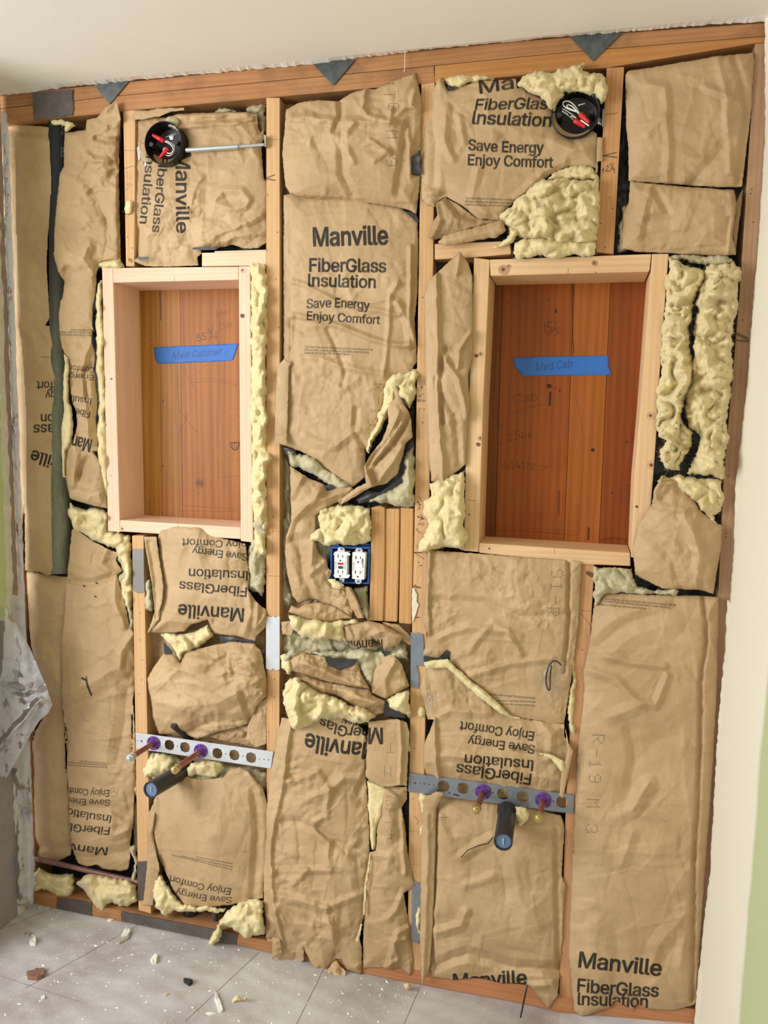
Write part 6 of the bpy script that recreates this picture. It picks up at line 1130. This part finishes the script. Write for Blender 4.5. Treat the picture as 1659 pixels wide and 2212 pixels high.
cv = nv.mix(mrv.outputs[0], lin((36, 38, 42)), nv.ramp(nv.noise(nv.coord((1, 1, .3)), 28, 5, .7), [(.3, lin((88, 88, 72))), (.7, lin((134, 132, 110)))])); cv = nv.ink(cv, prv.image('pipe_lettering'), lin((180, 184, 190)))
mv = nv.fin(cv, .6, nv.bump(nv.noise(nv.coord(), 80, 4), .3, .002), .3)
seg = 40; V = []; F_ = []
zs = np.linspace(vb[2], va[2], 30)
for z in zs:
    for i in range(seg): an = 2*math.pi*i/seg; V.append((va[0]+(vb[0]-va[0])*(va[2]-z)/(va[2]-vb[2])+.030*math.cos(an), .045+.030*math.sin(an), z))
for j in range(len(zs)-1):
    for i in range(seg): F_.append((j*seg+i, j*seg+(i+1) % seg, (j+1)*seg+(i+1) % seg, (j+1)*seg+i))
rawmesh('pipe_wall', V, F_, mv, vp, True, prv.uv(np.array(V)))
# iron pipe across the foot of the left bay
A, B = unp(O('T10 170,940 800,1085'), .022); ip = cyl('horizontal_pipe', A, B, .0078, flat_mat('dusty_copper', (128, 96, 84), .5, metal=.3, bump=.2, var=.25), None, 20); bb = Vector((A+B)/2); ip.data.transform(Matrix.Translation(-bb)); ip.location = bb; props(ip, 'dusty brown pipe running level across the foot of the left bay', 'pipe')
cc = unp(O('T10 1102,1285'), .05)[0]; st = cyl('floor_pipe', (cc[0], .05, cc[2]-.03), (cc[0], .05, cc[2]+.03), .022, M['abs'], None, 28); st.data.transform(Matrix.Translation((-cc[0], -.05, -cc[2]))); st.location = (cc[0], .05, cc[2]); props(st, 'black pipe stub rising from the bottom plate below the left strapped drain', 'pipe')
cc = unp(O('T10 1243,1345'), .04)[0]; st = cyl('conduit', (cc[0], .04, cc[2]-.01), (cc[0], .04, cc[2]+.08), .0085, M['oldmetal'], None, 18); st.data.transform(Matrix.Translation((-cc[0], -.04, -cc[2]))); st.location = (cc[0], .04, cc[2]); props(st, 'thin grey conduit standing on the bottom plate beside a clump of wool', 'pipe')
# ---- plastic sheeting at left
ps = empty('plastic_sheet', unp(O('P 40,1890'), -.10)[0], 'clear plastic sheet hanging in folds at the left edge of the wall', 'plastic sheet')
patch('film_fold', O('T7 -260,560 0,575 40,590 60,640 100,690 180,830 250,1000 275,1050 300,1130 312,1170 290,1215 235,1265 180,1350 110,1480 40,1605 -260,1640'), -.12, M['film'], ps, step=4, cr=8, big=70, bulge=10, bw=20, seed=201, tear=0, thick=0, creases=[('T7 0,1060 150,1090 275,1050', 14, -14), ('T7 40,590 20,900 0,1040', 18, 14), ('T7 0,1420 110,1290 240,1140', 10, 16)])
patch('film_fold', O('T7 -260,500 60,505 115,520 150,560 152,760 T10 150,0 178,200 168,480 190,720 178,1000 190,1215 0,1260 -260,1300'), -.05, M['film'], ps, step=6, cr=12, big=50, bulge=6, seed=202, tear=0, thick=0, creases=[('T10 100,450 110,800 118,1150', 10, 12), ('T10 20,500 30,1200', 14, 10)])
patch('film_fold', O('P 6,290 16,290 26,640 40,940 50,1260 40,1262 26,950 14,640'), -.012, M['film'], ps, step=2.2, cr=9, big=16, bulge=4, bw=5, seed=206, tear=1.2, thick=0)
# clear packing tape on the right batt with a wire loop
ct = empty('clear_tape', unp(O('T9 700,750'), -.04)[0], 'crinkled clear tape with a dark wire loop on the batt below the right cabinet frame', 'tape')
M['cleartape'] = flat_mat('clear_tape', (240, 236, 224), .08, Transmission_Weight=.85, Alpha=.45, bump=.8, bscale=110, spec=.9)
patch('tape_film', O('T9 640,560 700,545 752,570 755,700 700,750 680,745 650,660'), -.026, M['cleartape'], ct, step=2.2, cr=5, big=22, bulge=6, seed=203, tear=0, thick=0)
tube('wire_loop', list(unp(O('T9 745,590 720,560 690,575 672,640 680,700 700,705 690,640 700,590'), -.034)), .0018, M['abs'], ct)
ct2 = empty('clear_tape', unp(O('T9 190,760'), -.02)[0], 'small crinkled clear tape bit beside the marked stud, under the dull plate', 'tape')
patch('tape_film', O('T9 150,700 180,690 215,720 220,750 190,745 178,800 175,825 160,800'), -.02, M['cleartape'], ct2, step=2.2, cr=5, big=14, bulge=6, seed=204, tear=0, thick=0)
# label scrap on the marked stud
sc = patch('paper_scrap', O('V5 88,2085 110,2090 135,2150 130,2212 150,2240 120,2330 90,2420 85,2300'), -.003, flat_mat('white_label', (226, 214, 192), .7), None, step=2.2, cr=1.5, big=14, bulge=2, seed=205, tear=.6, thick=.0003)[0]; p_ = Vector(unp(O('V5 100,2250'), -.003)[0]); sc.data.transform(Matrix.Translation(-p_)); sc.location = p_; props(sc, 'torn white label on the marked stud beside the upright blocks', 'paper')
tw = tube('loose_thread', list(unp(O('T2 978,193 982,230 976,262 980,290 974,320'), -.01)), .0009, M['whitewire'], None); p_ = Vector(unp(O('T2 978,193'), -.01)[0]); tw.data.transform(Matrix.Translation(-p_)); tw.location = p_; props(tw, 'pale thread hanging from the ceiling edge right of the middle gusset', 'thread')
# ================================================================ things on the floor
def chip(outline, th, mat, label, name='plaster_chip', cat='debris', rise=0.0, group='bits of debris on the floor', seed=1):
    Q = rough(O(outline), .7, seed, 4); W3 = np.array([unz(q, fz(0)) for q in Q]); W3[:, 2] = [fz(x) for x in W3[:, 0]]; c = W3.mean(0); n = len(W3); rs = np.random.RandomState(seed)
    A = sum(W3[i][0]*W3[(i+1) % n][1]-W3[(i+1) % n][0]*W3[i][1] for i in range(n))
    if A < 0: W3 = W3[::-1]
    bm = bmesh.new(); lo = [bm.verts.new(w-c+np.array([0, 0, .0002])) for w in W3]; hi = [bm.verts.new((w-c)*np.array([.93, .93, 1])+np.array([0, 0, th*rs.uniform(.7, 1.2)+rise*(.5+.5*math.sin(i*2.4/n*3))])) for i, w in enumerate(W3)]
    ctr = bm.verts.new((0, 0, th*.9+rise*.4))
    for i in range(n): bm.faces.new((lo[i], lo[(i+1) % n], hi[(i+1) % n], hi[i])); bm.faces.new((hi[i], hi[(i+1) % n], ctr))
    bm.faces.new(lo[::-1]); me = bpy.data.meshes.new(name); bm.to_mesh(me); bm.free(); me.materials.append(mat); o = bpy.data.objects.new(name, me); link(o); o.location = c; return props(o, label, cat, group)
M['chipw'] = flat_mat('plaster_white', (232, 232, 224), .85, bump=.4, var=.05); M['chipg'] = flat_mat('plaster_grey', (168, 156, 144), .9, bump=.5, var=.1); M['card'] = flat_mat('brown_cardboard', (134, 100, 82), .85, bump=.3, var=.1)
chip('T10 700,1405 740,1385 760,1400 745,1440 690,1470 668,1465 680,1440', .006, M['chipg'], 'grey broken plaster piece on the floor below the left bay'); chip('T10 715,1400 745,1388 758,1402 738,1428 700,1435', .011, M['chipw'], 'white plaster flake lying on the grey broken plaster piece', seed=2)
chip('T10 170,1470 200,1450 212,1475 205,1490 175,1488', .010, M['chipw'], 'folded white plaster flake near the left edge of the floor', seed=3); chip('T10 138,1425 165,1415 188,1425 170,1440 145,1438', .006, M['chipg'], 'small grey plaster flake behind the folded white flake at left', seed=4)
chip('T10 870,1560 895,1530 912,1545 905,1575 880,1580', .010, M['chipw'], 'curled white plaster flake in the middle of the left floor', seed=5); chip('T10 598,1305 612,1297 624,1310 608,1322', .005, M['chipw'], 'white plaster crumb in front of the bottom plate patch', seed=6); chip('T10 618,1335 640,1322 658,1332 640,1345', .004, M['chipw'], 'white plaster crumb just in front of the plate, right of another crumb', seed=7)
chip('T10 1240,1730 1258,1735 1262,1765 1278,1790 1290,1840 1268,1852 1250,1800 1238,1770', .006, M['chipw'], 'long white plaster sliver at the front of the floor', seed=8); chip('T10 1188,1850 1215,1842 1250,1850 1215,1860', .003, M['chipw'], 'small white flake beside the long white sliver', seed=9)
chip('T10 152,1655 215,1625 262,1622 262,1665 215,1688 165,1685', .006, M['card'], 'brown torn cardboard piece at the front left of the floor', 'cardboard_scrap', rise=.006, seed=10); chip('T10 1060,1675 1095,1662 1115,1680 1095,1698', .008, M['asphalt'], 'black crumpled scrap on the floor in the left foreground', 'black_scrap', rise=.006, seed=11)
chip('T10 940,1750 958,1738 976,1745 960,1758', .003, flat_mat('wood_chip', (206, 184, 160), .8), 'small pale wood chip in the left foreground', 'wood_chip', seed=12); chip('T10 238,1785 255,1778 262,1792 245,1800', .005, M['chipw'], 'white plaster bit at the very front left of the floor', seed=13)
def floor_wool(outline, label, seed):
    Q = O(outline); c = unz(Q.mean(0), fz(0)); c[2] = fz(c[0]); r = wool('wool_tuft', outline, c[1], None, 12, 8, 7, seed=seed, step=2.4, dens=1.5); r.data.transform(Matrix.Translation(-Vector(c))); r.location = c; props(r, label, 'wool')
    for ch in list(r.children): ch.data.transform(Matrix.Translation(-Vector(c)))
floor_wool('T10 1300,1790 1345,1760 1360,1740 1390,1752 1425,1745 1430,1762 1390,1775 1350,1790 1335,1805', 'flattened tuft of yellow wool at the front of the floor', 211); floor_wool('T10 735,1505 765,1490 790,1500 780,1520 760,1532', 'small yellow wool tuft on the floor below the left bay', 212)
floor_wool('T11 1000,1945 1025,1935 1050,1945 1045,1975 1020,1985', 'wool tuft on the floor below the marked stud', 213)
# trailing torn paper resting on the floor
tp = sheet(None, 'T11 478,1868 520,1800 548,1782 580,1830 612,1862 606,1900 632,1985 600,2030 575,2020 520,1975 495,1925', -.03, 214, cr=5, big=30, bulge=10, bw=10, step=2.6, tilt=(0, .55)); tp.name = 'torn_paper'; p_ = Vector(unp(O('T11 570,2020'), -.05)[0]); tp.data.transform(Matrix.Translation(-p_)); tp.location = p_; props(tp, 'torn kraft paper tongue resting on the floor below the centre batt', 'paper')
tg = tube('twig_like_strip', list(unp(O('T12 592,1085 585,1120 575,1165 563,1225'), [-.02, -.03, -.06, -.10])), .0022, M['asphalt'], None); tg.name = 'black_strip'; p_ = Vector(unp(O('T12 563,1225'), -.10)[0]); tg.data.transform(Matrix.Translation(-p_)); tg.location = p_; props(tg, 'thin black strip leaning from the foot of the wall onto the floor', 'strip')
# crumbs and dust nobody could count
rs = np.random.RandomState(5); V = []; F_ = []
for k in range(620):
    u = rs.rand(); px = rs.uniform(-20, 900) if u < .85 else rs.uniform(0, 1450); py = 1960+(px/1500)*250+rs.rand()**1.3*260*(1-px/1900)+4
    w = unz((px, py), fz(.3)); w[2] = fz(w[0])
    if w[1] > -.01: continue
    s = .0009+.0034*rs.rand()**5; an = rs.rand()*3; e = np.array([math.cos(an), math.sin(an), 0])*s*rs.uniform(1, 2.2); f_ = np.array([-math.sin(an), math.cos(an), 0])*s; b = len(V)
    for a_, c_ in ((e, 0), (f_, 0), (-e, 0), (-f_*.8, 0)): V.append(w+a_)
    V.append(w+np.array([0, 0, s*.7])); F_ += [(b, b+1, b+4), (b+1, b+2, b+4), (b+2, b+3, b+4), (b+3, b, b+4)]
o = rawmesh('plaster_crumbs', V, F_, M['chipw'], None, False); props(o, 'countless white plaster crumbs and dust scattered over the floor', 'debris', None, 'stuff')
